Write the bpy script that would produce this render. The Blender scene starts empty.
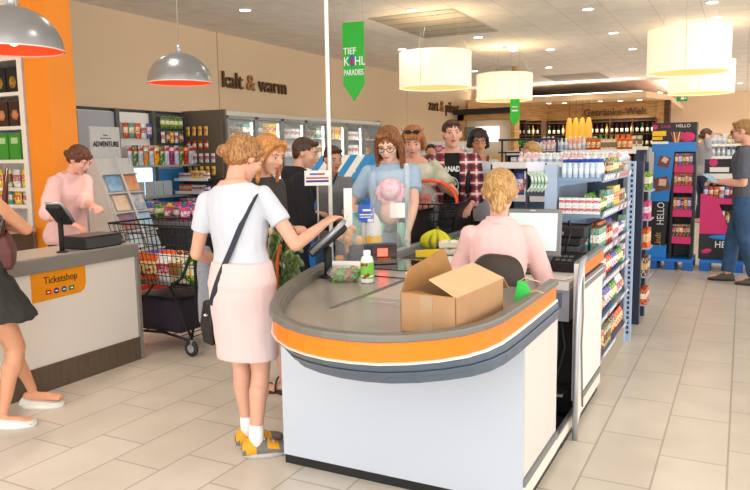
import bpy, bmesh, math, random
from mathutils import Vector, Matrix, Euler, noise
R = math.radians
random.seed(7)
scene = bpy.context.scene
col = scene.collection

# ---------------------------------------------------------------- camera
cam_d = bpy.data.cameras.new('camera'); cam = bpy.data.objects.new('camera', cam_d); col.objects.link(cam)
cam_d.sensor_width = 36; cam_d.lens = 709.9 / 750 * 36; cam_d.clip_end = 200; cam_d.clip_start = .05
_p, _yaw, _roll = .126789, .477176, -.014408
_F = Vector((-math.sin(_yaw) * math.cos(_p), math.cos(_yaw) * math.cos(_p), -math.sin(_p)))
_r = Vector((math.cos(_yaw), math.sin(_yaw), 0)); _u = _r.cross(_F)
_c, _s = math.cos(_roll), math.sin(_roll)
_X = _c * _r + _s * _u; _Y = -_s * _r + _c * _u
cam.matrix_world = Matrix(((_X.x, _Y.x, -_F.x, 0), (_X.y, _Y.y, -_F.y, 0), (_X.z, _Y.z, -_F.z, 1.5), (0, 0, 0, 1)))
scene.camera = cam

# ---------------------------------------------------------------- world, light, exposure
w = bpy.data.worlds.new('world'); scene.world = w; w.use_nodes = True
w.node_tree.nodes['Background'].inputs[0].default_value = (1, .97, .93, 1)
w.node_tree.nodes['Background'].inputs[1].default_value = 1.9
scene.view_settings.view_transform = 'Standard'; scene.view_settings.look = 'None'
scene.view_settings.exposure = .40; scene.view_settings.gamma = 1
CEIL = 3.4

def area(name, loc, rot, sx, sy, energy, color):
    d = bpy.data.lights.new(name, 'AREA'); d.shape = 'RECTANGLE'; d.size = sx; d.size_y = sy; d.energy = energy; d.color = color
    o = bpy.data.objects.new(name, d); o.location = loc; o.rotation_euler = rot; col.objects.link(o); return o
# shop-front daylight behind the camera; an unseen warm area light at the side
area('shopfront_daylight', (1.5, -3.5, 1.9), (R(80), 0, R(12)), 8, 3, 110, (.86, .93, 1))
area('side_area_light', (7, 5, 2.2), (R(78), 0, R(90)), 9, 2.4, 80, (1, .97, .92))

# ---------------------------------------------------------------- helpers
def T(o, label, cat, group=None, kind=None):
    o['label'] = label; o['category'] = cat
    if group: o['group'] = group
    if kind: o['kind'] = kind
    return o

def S(o): o['kind'] = 'structure'; return o

def empty(name, loc=(0, 0, 0), rz=0):
    o = bpy.data.objects.new(name, None); o.location = loc; o.rotation_euler = (0, 0, rz); o.empty_display_size = .1
    col.objects.link(o); return o

_KIDS = {}
def dup(root, loc, rz=0, label=None, group=None, scale=None, cat=None):
    def cp(o, par):
        c = o.copy(); col.objects.link(c)
        if par is not None: c.parent = par; _KIDS.setdefault(par.name, []).append(c)
        for ch in list(_KIDS.get(o.name, [])): cp(ch, c)
        return c
    r = cp(root, None); r.location = loc; r.rotation_euler = (0, 0, rz)
    if label: r['label'] = label
    if cat: r['category'] = cat
    if group: r['group'] = group
    if scale: r.scale = scale
    return r

class MB:
    def __init__(s): s.bm = bmesh.new()
    def _m(s, fs, m, sm=False):
        for f in fs: f.material_index = m; f.smooth = sm
    def box(s, c, d, m=0, rot=None, sm=False):
        c = Vector(c); hx, hy, hz = d[0] / 2, d[1] / 2, d[2] / 2
        M = Euler(rot).to_matrix() if rot is not None else None
        vs = []
        for z in (-hz, hz):
            for x, y in ((-hx, -hy), (hx, -hy), (hx, hy), (-hx, hy)):
                v = Vector((x, y, z)); v = M @ v if M else v
                vs.append(s.bm.verts.new(v + c))
        fs = [s.bm.faces.new([vs[i] for i in q]) for q in ((3, 2, 1, 0), (4, 5, 6, 7), (0, 1, 5, 4), (1, 2, 6, 5), (2, 3, 7, 6), (3, 0, 4, 7))]
        s._m(fs, m, sm); return s
    def b2(s, x0, x1, y0, y1, z0, z1, m=0):
        return s.box(((x0 + x1) / 2, (y0 + y1) / 2, (z0 + z1) / 2), (abs(x1 - x0), abs(y1 - y0), abs(z1 - z0)), m)
    def loft(s, rings, m=0, caps=True, close=True, sm=True):
        vr = [[s.bm.verts.new(p) for p in r] for r in rings]
        n = len(vr[0]); fs = []
        for a, b in zip(vr[:-1], vr[1:]):
            for i in range(n if close else n - 1):
                j = (i + 1) % n
                fs.append(s.bm.faces.new((a[i], a[j], b[j], b[i])))
        s._m(fs, m, sm)
        if caps:
            s._m([s.bm.faces.new(vr[0][::-1]), s.bm.faces.new(vr[-1])], m, False)
        return s
    def cyl(s, p0, p1, r0, r1=None, n=12, m=0, caps=True, sm=True):
        p0, p1 = Vector(p0), Vector(p1); r1 = r0 if r1 is None else r1
        d = (p1 - p0).normalized(); a = d.orthogonal().normalized(); b = d.cross(a)
        ring = lambda p, r: [p + (a * math.cos(t) + b * math.sin(t)) * r for t in (2 * math.pi * i / n for i in range(n))]
        return s.loft([ring(p0, r0), ring(p1, r1)], m, caps, True, sm)
    def caps(s, p0, p1, r0, r1=None, n=12, m=0):
        p0, p1 = Vector(p0), Vector(p1); r1 = r0 if r1 is None else r1
        d = (p1 - p0)
        if d.length < 1e-5: return s.ell(p0, (r0, r0, r0), m)
        d.normalize(); a = d.orthogonal().normalized(); b = d.cross(a); rings = []
        for t in (-1.4, -.9, -.45, 0): rings.append((p0 + d * r0 * math.sin(t), r0 * math.cos(t)))
        for t in (0, .45, .9, 1.4): rings.append((p1 + d * r1 * math.sin(t), r1 * math.cos(t)))
        return s.loft([[p + (a * math.cos(q) + b * math.sin(q)) * r for q in (2 * math.pi * i / n for i in range(n))] for p, r in rings], m)
    def ell(s, c, r, m=0, rot=None, n=16, k=9):
        c = Vector(c); M = (rot if isinstance(rot, Matrix) else Euler(rot).to_matrix()) if rot is not None else None; rings = []
        for j in range(k):
            t = -math.pi / 2 + (j + .35) / (k - .3) * math.pi
            rg = []
            for i in range(n):
                q = 2 * math.pi * i / n
                v = Vector((r[0] * math.cos(t) * math.cos(q), r[1] * math.cos(t) * math.sin(q), r[2] * math.sin(t)))
                rg.append((M @ v if M else v) + c)
            rings.append(rg)
        return s.loft(rings, m)
    def lathe(s, prof, c=(0, 0, 0), n=24, m=0, ms=None, caps=True, sm=True):
        c = Vector(c)
        vr = [[s.bm.verts.new(c + Vector((r * math.cos(2 * math.pi * i / n), r * math.sin(2 * math.pi * i / n), z))) for i in range(n)] for r, z in prof]
        for k, (a, b) in enumerate(zip(vr[:-1], vr[1:])):
            fs = [s.bm.faces.new((a[i], a[(i + 1) % n], b[(i + 1) % n], b[i])) for i in range(n)]
            s._m(fs, ms[k] if ms else m, sm)
        if caps:
            s._m([s.bm.faces.new(vr[0][::-1])], ms[0] if ms else m); s._m([s.bm.faces.new(vr[-1])], ms[-1] if ms else m)
        return s
    def tube(s, pts, r, n=8, m=0, caps=True):
        pts = [Vector(p) for p in pts]; rings = []
        up = Vector((0, 0, 1)); rr = r if isinstance(r, (list, tuple)) else [r] * len(pts)
        pa = None
        for i, p in enumerate(pts):
            d = (pts[min(i + 1, len(pts) - 1)] - pts[max(i - 1, 0)]).normalized()
            a = d.orthogonal().normalized() if pa is None else (pa - d * pa.dot(d)).normalized()
            pa = a; b = d.cross(a)
            rings.append([p + (a * math.cos(q) + b * math.sin(q)) * rr[i] for q in (2 * math.pi * k / n for k in range(n))])
        return s.loft(rings, m, caps)
    def prism(s, poly, z0, z1, m=0, side=None):
        a = [s.bm.verts.new((x, y, z0)) for x, y in poly]; b = [s.bm.verts.new((x, y, z1)) for x, y in poly]
        n = len(poly)
        s._m([s.bm.faces.new(a[::-1]), s.bm.faces.new(b)], m)
        s._m([s.bm.faces.new((a[i], a[(i + 1) % n], b[(i + 1) % n], b[i])) for i in range(n)], m if side is None else side)
        return s
    def quad(s, pts, m=0, th=0):
        pts = [Vector(p) for p in pts]
        n = (pts[1] - pts[0]).cross(pts[-1] - pts[0]).normalized() * th
        if th:
            s.loft([pts, [p + n for p in pts]], m, True, True, False)
        else: s._m([s.bm.faces.new([s.bm.verts.new(p) for p in pts])], m)
        return s
    def xf(s, M):
        for v in s.bm.verts: v.co = M @ v.co
        return s
    def build(s, name, mats, parent=None, loc=None, rz=None, bevel=0):
        bmesh.ops.recalc_face_normals(s.bm, faces=s.bm.faces[:])
        me = bpy.data.meshes.new(name); s.bm.to_mesh(me); s.bm.free()
        for mm in (mats if isinstance(mats, (list, tuple)) else [mats]): me.materials.append(mm)
        o = bpy.data.objects.new(name, me); col.objects.link(o)
        if parent is not None: o.parent = parent; _KIDS.setdefault(parent.name, []).append(o)
        if loc is not None: o.location = loc
        if rz is not None: o.rotation_euler = (0, 0, rz)
        if bevel:
            b = o.modifiers.new('b', 'BEVEL'); b.width = bevel; b.segments = 2; b.limit_method = 'ANGLE'; b.angle_limit = R(40)
        return o

def remesh(o, vox, it=2, fac=.5):
    md = o.modifiers.new('r', 'REMESH'); md.mode = 'VOXEL'; md.voxel_size = vox; md.use_smooth_shade = True
    if it:
        sm = o.modifiers.new('s', 'SMOOTH'); sm.iterations = it; sm.factor = fac
    dg = bpy.context.evaluated_depsgraph_get(); dg.update()
    me = bpy.data.meshes.new_from_object(o.evaluated_get(dg), depsgraph=dg)
    old = o.data; mats = list(old.materials); o.modifiers.clear(); o.data = me
    if not me.materials:
        for m_ in mats: me.materials.append(m_)
    for p in me.polygons: p.use_smooth = True
    bpy.data.meshes.remove(old); return o

def text(body, size, mat, name, parent=None, M=None, depth=.01, align='LEFT', cap=None, thick=0.0, squeeze=1):
    c = bpy.data.curves.new(name, 'FONT'); c.body = body; c.size = size; c.extrude = depth / 2; c.align_x = align; c.offset = thick; c.space_line = .9
    c.resolution_u = 3
    t = bpy.data.objects.new('tmp', c); col.objects.link(t)
    dg = bpy.context.evaluated_depsgraph_get(); dg.update()
    me = bpy.data.meshes.new_from_object(t.evaluated_get(dg), depsgraph=dg)
    bpy.data.objects.remove(t); bpy.data.curves.remove(c)
    o = bpy.data.objects.new(name, me); me.materials.clear(); me.materials.append(mat); col.objects.link(o)
    if squeeze != 1:
        for v in me.vertices: v.co.x *= squeeze
    if M is not None: me.transform(M)
    if parent is not None: o.parent = parent; _KIDS.setdefault(parent.name, []).append(o)
    return o

def frame(origin, xdir, updir):
    x = Vector(xdir).normalized(); n = x.cross(Vector(updir)).normalized(); y = n.cross(x)
    return Matrix(((x.x, y.x, n.x, origin[0]), (x.y, y.y, n.y, origin[1]), (x.z, y.z, n.z, origin[2]), (0, 0, 0, 1)))

# ---------------------------------------------------------------- materials
def srgb(h):
    if not isinstance(h, str): return (*h, 1)
    v = [int(h[i:i + 2], 16) / 255 for i in (0, 2, 4)]
    return (*[(c / 12.92 if c <= .04045 else ((c + .055) / 1.055) ** 2.4) for c in v], 1)
_MC = {}
def mat(name, c, rough=.5, metal=0, var=0, scale=20, bump=0, emit=0, trans=0, alpha=1, sss=0, stretch=None, c2=None, coat=0):
    if name in _MC: return _MC[name]
    m = bpy.data.materials.new(name); m.use_nodes = True; nt = m.node_tree; N = nt.nodes; L = nt.links; b = N['Principled BSDF']
    b.inputs['Base Color'].default_value = srgb(c); b.inputs['Roughness'].default_value = rough; b.inputs['Metallic'].default_value = metal
    if trans: b.inputs['Transmission Weight'].default_value = trans
    if alpha < 1: b.inputs['Alpha'].default_value = alpha
    if sss: b.inputs['Subsurface Weight'].default_value = sss; b.inputs['Subsurface Radius'].default_value = (.02, .008, .005)
    if coat: b.inputs['Coat Weight'].default_value = coat
    if emit: b.inputs['Emission Color'].default_value = srgb(c); b.inputs['Emission Strength'].default_value = emit
    if var or bump or c2:
        tc = N.new('ShaderNodeTexCoord'); mp = N.new('ShaderNodeMapping'); no = N.new('ShaderNodeTexNoise')
        L.new(tc.outputs['Object'], mp.inputs[0]); L.new(mp.outputs[0], no.inputs['Vector'])
        if stretch: mp.inputs['Scale'].default_value = stretch
        no.inputs['Scale'].default_value = scale; no.inputs['Detail'].default_value = 5
        if var or c2:
            mx = N.new('ShaderNodeMix'); mx.data_type = 'RGBA'
            A = srgb(c); B = srgb(c2) if c2 else tuple(x * (1 - var) for x in A[:3]) + (1,)
            rp = N.new('ShaderNodeMapRange'); rp.inputs[1].default_value = .35; rp.inputs[2].default_value = .65
            L.new(no.outputs[0], rp.inputs[0]); L.new(rp.outputs[0], mx.inputs[0])
            mx.inputs[6].default_value = A; mx.inputs[7].default_value = B
            L.new(mx.outputs[2], b.inputs['Base Color'])
        if bump:
            bp = N.new('ShaderNodeBump'); bp.inputs['Strength'].default_value = bump; bp.inputs['Distance'].default_value = .01
            L.new(no.outputs[0], bp.inputs['Height']); L.new(bp.outputs[0], b.inputs['Normal'])
    _MC[name] = m; return m

def nodes(name):
    m = bpy.data.materials.new(name); m.use_nodes = True; nt = m.node_tree
    return m, nt.nodes, nt.links, nt.nodes['Principled BSDF']

def pack(name, base, band, blob, z0=.35, z1=.7, rough=.35, sc=6):
    """printed packaging: a base colour, a label band and a few printed blobs, all in the pack's own coordinates"""
    if name in _MC: return _MC[name]
    m, N, L, b = nodes(name); b.inputs['Roughness'].default_value = rough
    tc = N.new('ShaderNodeTexCoord'); sp = N.new('ShaderNodeSeparateXYZ'); L.new(tc.outputs['Generated'], sp.inputs[0])
    rp = N.new('ShaderNodeValToRGB'); rp.color_ramp.interpolation = 'CONSTANT'
    e = rp.color_ramp.elements; e[0].position = 0; e[0].color = (0, 0, 0, 1); e[1].position = z0; e[1].color = (1, 1, 1, 1)
    x = e.new(z1); x.color = (0, 0, 0, 1); L.new(sp.outputs[2], rp.inputs[0])
    m1 = N.new('ShaderNodeMix'); m1.data_type = 'RGBA'; m1.inputs[6].default_value = srgb(base); m1.inputs[7].default_value = srgb(band)
    L.new(rp.outputs[0], m1.inputs[0])
    no = N.new('ShaderNodeTexNoise'); no.inputs['Scale'].default_value = sc; no.inputs['Detail'].default_value = 1; L.new(tc.outputs['Generated'], no.inputs['Vector'])
    r2 = N.new('ShaderNodeValToRGB'); r2.color_ramp.interpolation = 'CONSTANT'; r2.color_ramp.elements[1].position = .58
    L.new(no.outputs[0], r2.inputs[0])
    m2 = N.new('ShaderNodeMix'); m2.data_type = 'RGBA'; L.new(r2.outputs[0], m2.inputs[0]); L.new(m1.outputs[2], m2.inputs[6]); m2.inputs[7].default_value = srgb(blob)
    L.new(m2.outputs[2], b.inputs['Base Color']); _MC[name] = m; return m

def tiles(name, sx, sy, offx, offy, c, c2, grout, gw, stag=.5, rough=.35, bump=.0, along_y=True):
    m, N, L, b = nodes(name); b.inputs['Roughness'].default_value = rough
    tc = N.new('ShaderNodeTexCoord'); mp = N.new('ShaderNodeMapping'); L.new(tc.outputs['Object'], mp.inputs[0])
    mp.inputs['Location'].default_value = (offx, offy, 0)
    if along_y: mp.inputs['Rotation'].default_value = (0, 0, R(90))
    br = N.new('ShaderNodeTexBrick'); L.new(mp.outputs[0], br.inputs[0])
    br.offset = stag; br.inputs['Scale'].default_value = 1; br.inputs['Brick Width'].default_value = sx; br.inputs['Row Height'].default_value = sy
    br.inputs['Mortar Size'].default_value = gw; br.inputs['Mortar Smooth'].default_value = .1; br.inputs['Bias'].default_value = 0
    br.inputs[1].default_value = srgb(c); br.inputs[2].default_value = srgb(c2); br.inputs[3].default_value = srgb(grout)
    no = N.new('ShaderNodeTexNoise'); no.inputs['Scale'].default_value = 3.5; no.inputs['Detail'].default_value = 8; L.new(tc.outputs['Object'], no.inputs['Vector'])
    rp = N.new('ShaderNodeMapRange'); rp.inputs[1].default_value = .3; rp.inputs[2].default_value = .75; rp.inputs[3].default_value = 1; rp.inputs[4].default_value = .86
    L.new(no.outputs[0], rp.inputs[0])
    mx = N.new('ShaderNodeMix'); mx.data_type = 'RGBA'; mx.blend_type = 'MULTIPLY'; mx.inputs[0].default_value = 1
    L.new(br.outputs[0], mx.inputs[6]); L.new(rp.outputs[0], mx.inputs[7]); L.new(mx.outputs[2], b.inputs['Base Color'])
    _MC[name] = m; return m

M_white = mat('white_laminate', 'F2F1F0', .3)
M_cream = mat('cream_panel', 'EDE4D8', .45)
M_grey = mat('grey_plastic_edge', '76787A', .4)
M_dgrey = mat('dark_grey_plastic', '4A4C4E', .4)
M_black = mat('black_plastic', '141416', .4)
M_blk2 = mat('dull_black', '1D1B1B', .7)
M_orange = mat('orange_band', 'FF7E0C', .35)
M_orange2 = mat('orange_wall', 'FF9620', .5)
M_steel = mat('brushed_steel', 'B9B9B8', .32, 1, var=.08, scale=90, stretch=(1, 20, 1))
M_desk = mat('worn_steel_desk', 'ADA598', .26, .25, var=.18, scale=2.5)
M_chrome = mat('chrome', 'D8D8DA', .15, 1)
M_alu = mat('satin_aluminium', 'B8BCC2', .35, .5)
M_wood_dk = mat('brown_wood', '5B4B3F', .5, var=.25, scale=6, stretch=(1, 1, 14))
M_card = mat('cardboard', 'B98F66', .8, var=.1, scale=12)
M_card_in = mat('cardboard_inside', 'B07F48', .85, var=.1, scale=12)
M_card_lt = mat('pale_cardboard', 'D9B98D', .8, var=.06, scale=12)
M_glass = mat('clear_glass', 'F4FAFA', .03, 0, alpha=.12)
M_film = mat('clear_film', 'F8F8F8', .12, 0, alpha=.16)
M_blueshelf = mat('pale_blue_metal', 'A5B9D2', .4, .1)
M_blueshelf2 = mat('mid_blue_metal', '8098B4', .4, .1)
M_navy = mat('navy_plastic', '252F47', .4)
M_blue = mat('bright_blue', '1478D8', .4)
M_paper = mat('white_paper', 'F7F5F0', .7)
M_pink = mat('pink_card', 'D92C74', .5)
M_red = mat('red_plastic', 'C8201C', .4)
M_green = mat('green_card', '25A428', .5)
M_yellow = mat('yellow_card', 'FFC912', .5)
# ================================================================= THE ROOM
M_floor = tiles('floor_tiles', .605, .305, 0, 0, 'D3C9BA', 'D9D0C2', 'AEA395', .005, .33, .3)
M_ceil = tiles('ceiling_tiles', 1.16, .58, 0, 0, 'F9F4EE', 'F6F0E8', 'DCD2C6', .006, .5, .85)
M_wall = mat('beige_wall', 'E2C8A6', .8, var=.04, scale=.6)
M_wall2 = mat('far_beige_wall', 'F0D3B2', .8, var=.04, scale=.6)
M_wood = mat('oak_board', 'CFA062', .5, c2='B07F45', scale=3, stretch=(1, 1, 8))
M_woodbr = mat('dark_oak', '5A3418', .55, c2='3E2310', scale=3, stretch=(1, 1, 8))
m = MB().b2(-8.2, 7, -4, 28, -.1, 0); S(m.build('floor', M_floor))
# ceiling with seams running down the shop
m = MB().b2(-8.2, 7, -1, 28, CEIL, CEIL + .1); S(m.build('ceiling', M_ceil))
m = MB().b2(-7.45, -7.3, -4, 27, 0, CEIL); S(m.build('wall_left', M_wall))
m = MB().b2(-7.45, 7, 27, 27.15, 0, CEIL); S(m.build('wall_back', M_wall2))
for y in (8.9, 12.3, 15.9): S(MB().b2(-7.3, -7.295, y, y + .012, 2.15, CEIL).build('trim_wall_joint', mat('joint', 'B08A62', .8)))
# lowered ceiling and timber wall of the wine corner
m = MB().prism([(-2.33, 20), (-1.9, 21.6), (-1.9, 27), (-7.3, 27), (-7.3, 20)], 2.88, 3.04)
S(m.build('ceiling_soffit', mat('soffit', 'EBCBA2', .7)))
m = MB().b2(-5.25, -2.05, 21.5, 21.7, 2.42, 2.88).b2(-2.2, -2.0, 21.45, 21.7, 0, 2.88)
m.loft([[(-5.25, 21.5, z), (-5.35, 21.62, z), (-6.9, 18.95, z), (-6.8, 18.85, z)] for z in (2.42, 2.88)], sm=False)
S(m.build('wall_timber', M_wood))
S(MB().b2(-1.98, -1.86, 21.4, 21.8, 0, 2.88).build('trim_dark_post', M_woodbr))
# orange end wall of the tobacco bay
m = MB().b2(-6.2, -5.87, 4.68, 4.98, 0, CEIL); S(m.build('column', M_orange2))
# dark rail along the wall above the magazines
S(MB().b2(-7.3, -7.24, 6.0, 8.05, 2.1, 2.14).build('trim_rail', M_black))

# ---- ceiling: downlights, air panels, drum lamps
M_lamp = mat('downlight_glow', (1, .95, .88), .5, emit=9)
M_ring = mat('downlight_ring', 'D8D4CC', .4)
def spot(x, y, e=40, vis=True, z=CEIL):
    o = empty('ceiling_downlight', (x, y, z))
    MB().lathe([(.09, 0), (.09, -.006), (.075, -.008), (.073, 0)], n=16).build('rim', M_ring, o)
    MB().lathe([(.072, -.002), (.072, -.006)], n=14).build('lens', M_lamp, o)
    d = bpy.data.lights.new('downlight', 'SPOT'); d.energy = e; d.spot_size = R(140); d.spot_blend = .9; d.color = (1, .95, .89); d.shadow_soft_size = .12
    l = bpy.data.objects.new('downlight_beam', d); l.location = (0, 0, -.03); col.objects.link(l); l.parent = o
    return o
SP = [(-4.0, 8.92), (-3.98, 10.4), (-3.98, 11.52), (-3.92, 13.3), (-4.0, 16.4), (-4.0, 18.5), (-3.9, 20.0 - .6), (-5.62, 12.05), (-5.66, 16.15), (-5.88, 7.77),
      (-1.95, 10.1), (-1.96, 12.3), (-1.94, 14.4), (-.45, 10.5), (-.43, 11.7), (-3.29, 13.6), (-.18, 23.5), (-1.9, 17.5), (-.4, 15.5)]
for i, (x, y) in enumerate(SP):
    T(spot(x, y, 20 if y < 14 else 60), 'round white downlight set in the ceiling, %s' % (
        'in the row above the checkout aisle' if -4.2 < x < -3.8 else 'in the row close to the freezer wall' if x < -5 else 'in the row over the snack racks' if x < -1.8 and x > -2 else 'over the aisle of the chocolate display'), 'ceiling light',
      'downlights in the ceiling, row %d' % (4 if -4.2 < x < -3.8 else 5 if x < -5 else 2 if -2 < x < -1.8 else 1))
for (x, y) in [(-4.4, 1.8), (-2.2, 1.0), (-2.2, 3.2), (-4.4, 4.4), (-2.2, 5.6), (-5.9, 5.6), (0, 3), (0, 6), (.2, 8.5), (-3.9, 6.6), (1.5, 14), (2.5, 18)]:  # downlights out of view, added for the light they give
    T(spot(x, y, 22), 'unseen round white downlight added in the ceiling above the checkout counters', 'ceiling light', 'unseen downlights above the checkout')
for (x, y) in [(-3.1, 20.9), (-3.6, 20.7), (-4.6, 20.8), (-5.0, 20.6), (-2.6, 20.9)]:
    T(spot(x, y, 60, z=2.88), 'small downlight under the lowered ceiling of the wine corner', 'ceiling light', 'downlights of the wine corner')
for (x, y) in [(.6, 21), (2.2, 22.5), (.8, 25), (-1.0, 25.2), (3.2, 25)]:  # extra downlights, added to brighten the far wall
    T(spot(x, y, 160), 'round white downlight added to brighten the far back wall', 'ceiling light', 'added downlights near the back wall')
# cove light lying on top of the lowered ceiling
o = empty('cove_light', (-4.8, 20.35, 3.045)); MB().b2(-2.3, 2.3, -.03, .03, 0, .02).build('light_strip', mat('cove_glow', (1, .93, .9), .5, emit=14), o); MB().b2(-2.35, 2.35, .03, .05, 0, .04).build('holder', M_paper, o); T(o, 'long cove light strip on top of the lowered ceiling', 'light strip')
o = empty('cove_light', (-2.1, 21.9, 3.045)); MB().b2(-.03, .03, -.9, 3.5, 0, .02).build('light_strip', mat('cove_glow_pink', (1, .72, .62), .5, emit=14), o); MB().b2(-.05, -.03, -.9, 3.5, 0, .04).build('holder', M_paper, o); T(o, 'pinkish cove light strip along the side of the lowered ceiling', 'light strip')
M_air = mat('air_panel', 'B9B1A4', .7, var=.05, scale=3)
for nm, (x0, x1, y0, y1), lab in (('a', (-4.76, -3.5, 9.1, 11.1), 'large grey-beige square air panel in the ceiling above the drum lamps'), ('b', (-4.6, -3.2, 20 - 1.9, 20 - .3), 'brownish square air panel in the ceiling before the wine corner')):
    o = empty('air_panel', ((x0 + x1) / 2, (y0 + y1) / 2, CEIL)); a, b = (x1 - x0) / 2, (y1 - y0) / 2
    MB().b2(-a, a, -b, b, -.012, 0).build('panel', M_air, o)
    m = MB()
    for k in range(-2, 3): m.b2(-a, a, k * b / 2.6 - .006, k * b / 2.6 + .006, -.017, -.012)
    m.build('seam', mat('air_seam', '8B8478', .6), o); T(o, lab, 'air vent')

M_shade = mat('drum_shade', 'FFF3D2', .8, emit=.45)
M_shade_in = mat('drum_diffuser', 'FFD98A', .8, emit=.6)
def drum(x, y, z, d, h, label):
    o = empty('drum_lamp', (x, y, z)); r = d / 2
    MB().lathe([(r, 0), (r, h), (r - .008, h), (r - .008, .0)], n=48, caps=False).build('lamp_shade', M_shade, o)
    MB().lathe([(r - .01, .012), (r - .01, .02)], n=48).build('diffuser', M_shade_in, o)
    for q in range(3):
        a = q * 2.094 + .5; MB().cyl((math.cos(a) * (r - .03), math.sin(a) * (r - .03), h - .02), ((r - .06) * math.cos(a) * .55, (r - .06) * math.sin(a) * .55, CEIL - z), .0022, n=5).build('suspension_wire', mat('wire_grey', 'A9A196', .5), o)
    MB().cyl((0, 0, CEIL - z - .03), (0, 0, CEIL - z), .05, n=16).build('ceiling_rose', M_alu, o)
    MB().b2(-.004, .004, -r - .002, -r + .001, 0, h).build('seam', mat('seam_beige', 'E4CFA6', .7), o)
    d_ = bpy.data.lights.new('drum', 'POINT'); d_.energy = 7; d_.color = (1, .92, .8); d_.shadow_soft_size = .25
    l = bpy.data.objects.new('drum_light', d_); l.location = (0, 0, h + .1); col.objects.link(l); l.parent = o
    T(o, label, 'pendant lamp')
drum(-3.86, 9.36, 2.405, 1.0, .48, 'cream drum pendant lamp nearest the freezer wall sign, before the square air panel')
drum(-3.92, 12.79, 2.44, 1.0, .47, 'cream drum pendant lamp above the small green hanging sign')
drum(-.62, 9.2, 2.39, .90, .49, 'largest cream drum pendant lamp, over the chocolate display')
drum(-.63, 12.23, 2.36, .94, .48, 'cream drum pendant lamp partly behind the largest drum lamp')

# dome lamps over the ticket counter
M_dome = mat('dome_silver', 'A9ACB0', .28, .75)
M_dome_in = mat('dome_orange_lining', 'FF4A08', .6, emit=.25)
def dome(x, y, z, r, label):
    o = empty('dome_lamp', (x, y, z)); pr = []
    for k in range(13):
        t = k / 12 * math.pi / 2; pr.append((max(.012, r * math.cos(t)), r * .93 * math.sin(t)))
    MB().lathe(pr, n=48, caps=False).build('lamp_shade', M_dome, o)
    MB().lathe([(a - .004, b - .003) for a, b in pr], n=48, caps=False).build('lining', M_dome_in, o)
    MB().lathe([(r + .003, -.003), (r + .003, .004), (r - .008, .004), (r - .008, -.003)], n=48, caps=False).build('rim', mat('rim_light', 'E6E0DA', .4), o)
    MB().cyl((0, 0, r * .9), (0, 0, r * .93 + .07), .025, .018).build('socket', M_alu, o)
    MB().cyl((0, 0, r * .93 + .05), (0, 0, CEIL - z), .004, n=6).build('cord', mat('cord_grey', 'B0AAA4', .5), o)
    MB().ell((0, 0, .08), (.04, .04, .055)).build('bulb', mat('bulb', (1, .8, .55), .4, emit=4), o)
    d_ = bpy.data.lights.new('dome', 'SPOT'); d_.energy = 24; d_.color = (1, .80, .58); d_.spot_size = R(130); d_.spot_blend = .6; d_.shadow_soft_size = .06
    l = bpy.data.objects.new('dome_light', d_); l.location = (0, 0, .0); col.objects.link(l); l.parent = o
    T(o, label, 'pendant lamp')
dome(-3.86, 2.86, 2.14, .275, 'silver dome pendant lamp with orange lining before the orange column')
dome(-4.38, 4.83, 2.14, .275, 'silver dome pendant lamp with orange lining before the beige wall')

# ---- writing on the wall
M_brown = mat('brown_letters', '5E3A1C', .5)
M_tan = mat('tan_ampersand', 'A5733A', .5)
def wall_sign(y0, z0, size, a, b, name, label, gap):
    o = empty(name, (-7.3, y0, z0)); d = 0
    for s, mt in ((a, M_brown), ('&', M_tan), (b, M_brown)):
        t = text(s, size, mt, 'lettering', o, frame((.03, d, 0), (0, 1, 0), (0, 0, 1)), .035, thick=.001)
        ys = [v.co.y for v in t.data.vertices]; d = max(ys) + gap
    T(o, label, 'wall sign')
wall_sign(8.95, 2.58, .36, 'kalt', 'warm', 'wall_sign', 'brown raised letters reading kalt & warm on the beige wall', .1)
wall_sign(17.2, 2.62, .42, 'zart', 'pikant', 'wall_sign', 'brown raised letters reading zart & pikant further along the beige wall', .12)

def banner(x, y, z0, z1, w, label, big):
    o = empty('hanging_banner', (x, y, z0)); h = z1 - z0; hw = w / 2
    M_b = mat('banner_green', '1DB52D', .4) if big else mat('banner_green_small', '30D030', .5)
    MB().loft([[(-hw, t, .28 * w), (0, t, 0 - .45 * w), (hw, t, .28 * w), (hw, t, h), (-hw, t, h)] for t in (-.006, .006)], sm=False).build('panel', M_b, o)
    m = MB()
    for s in (-1, 1): m.cyl((s * hw * .9, 0, h), (s * hw * .9, 0, CEIL - z0), .003, n=5)
    m.build('hanging_wire', mat('wire_grey2', 'C9C4BC', .5), o)
    if big:
        M_w = mat('banner_white', 'EAF5EA', .5)
        for s, zz, sz, sq in (('TIEF', .34, .085, .85), ('K  HL', .235, .115, .8), ('PARADIES', .145, .075, .62)):
            text(s, sz, M_w, 'lettering', o, frame((-hw + .006, -.009, zz), (1, 0, 0), (0, 0, 1)), .003, thick=.001, squeeze=sq)
        # the small penguin-like badge that stands for the U is drawn as a plain blue and red oval
        MB().ell((-.012, -.009, .28), (.03, .004, .052)).build('emblem', mat('emblem_blue', '2C5FC0', .5), o)
        MB().ell((-.012, -.013, .27), (.017, .003, .026)).build('emblem', M_red, o)
    else:
        MB().b2(-.05, .05, -.008, -.005, .17, .2).b2(-.05, .05, -.008, -.005, .24, .26).build('lettering', M_paper, o)
    o.rotation_euler = (0, 0, R(6))
    T(o, label, 'hanging sign')
banner(-3.3, 6.0, 2.1, 2.73, .215, 'green pointed banner reading TIEF KÜHL PARADIES', True)
banner(-3.49, 12, 2.02, 2.4, .16, 'small bright green pointed banner below the second drum lamp', False)
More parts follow.
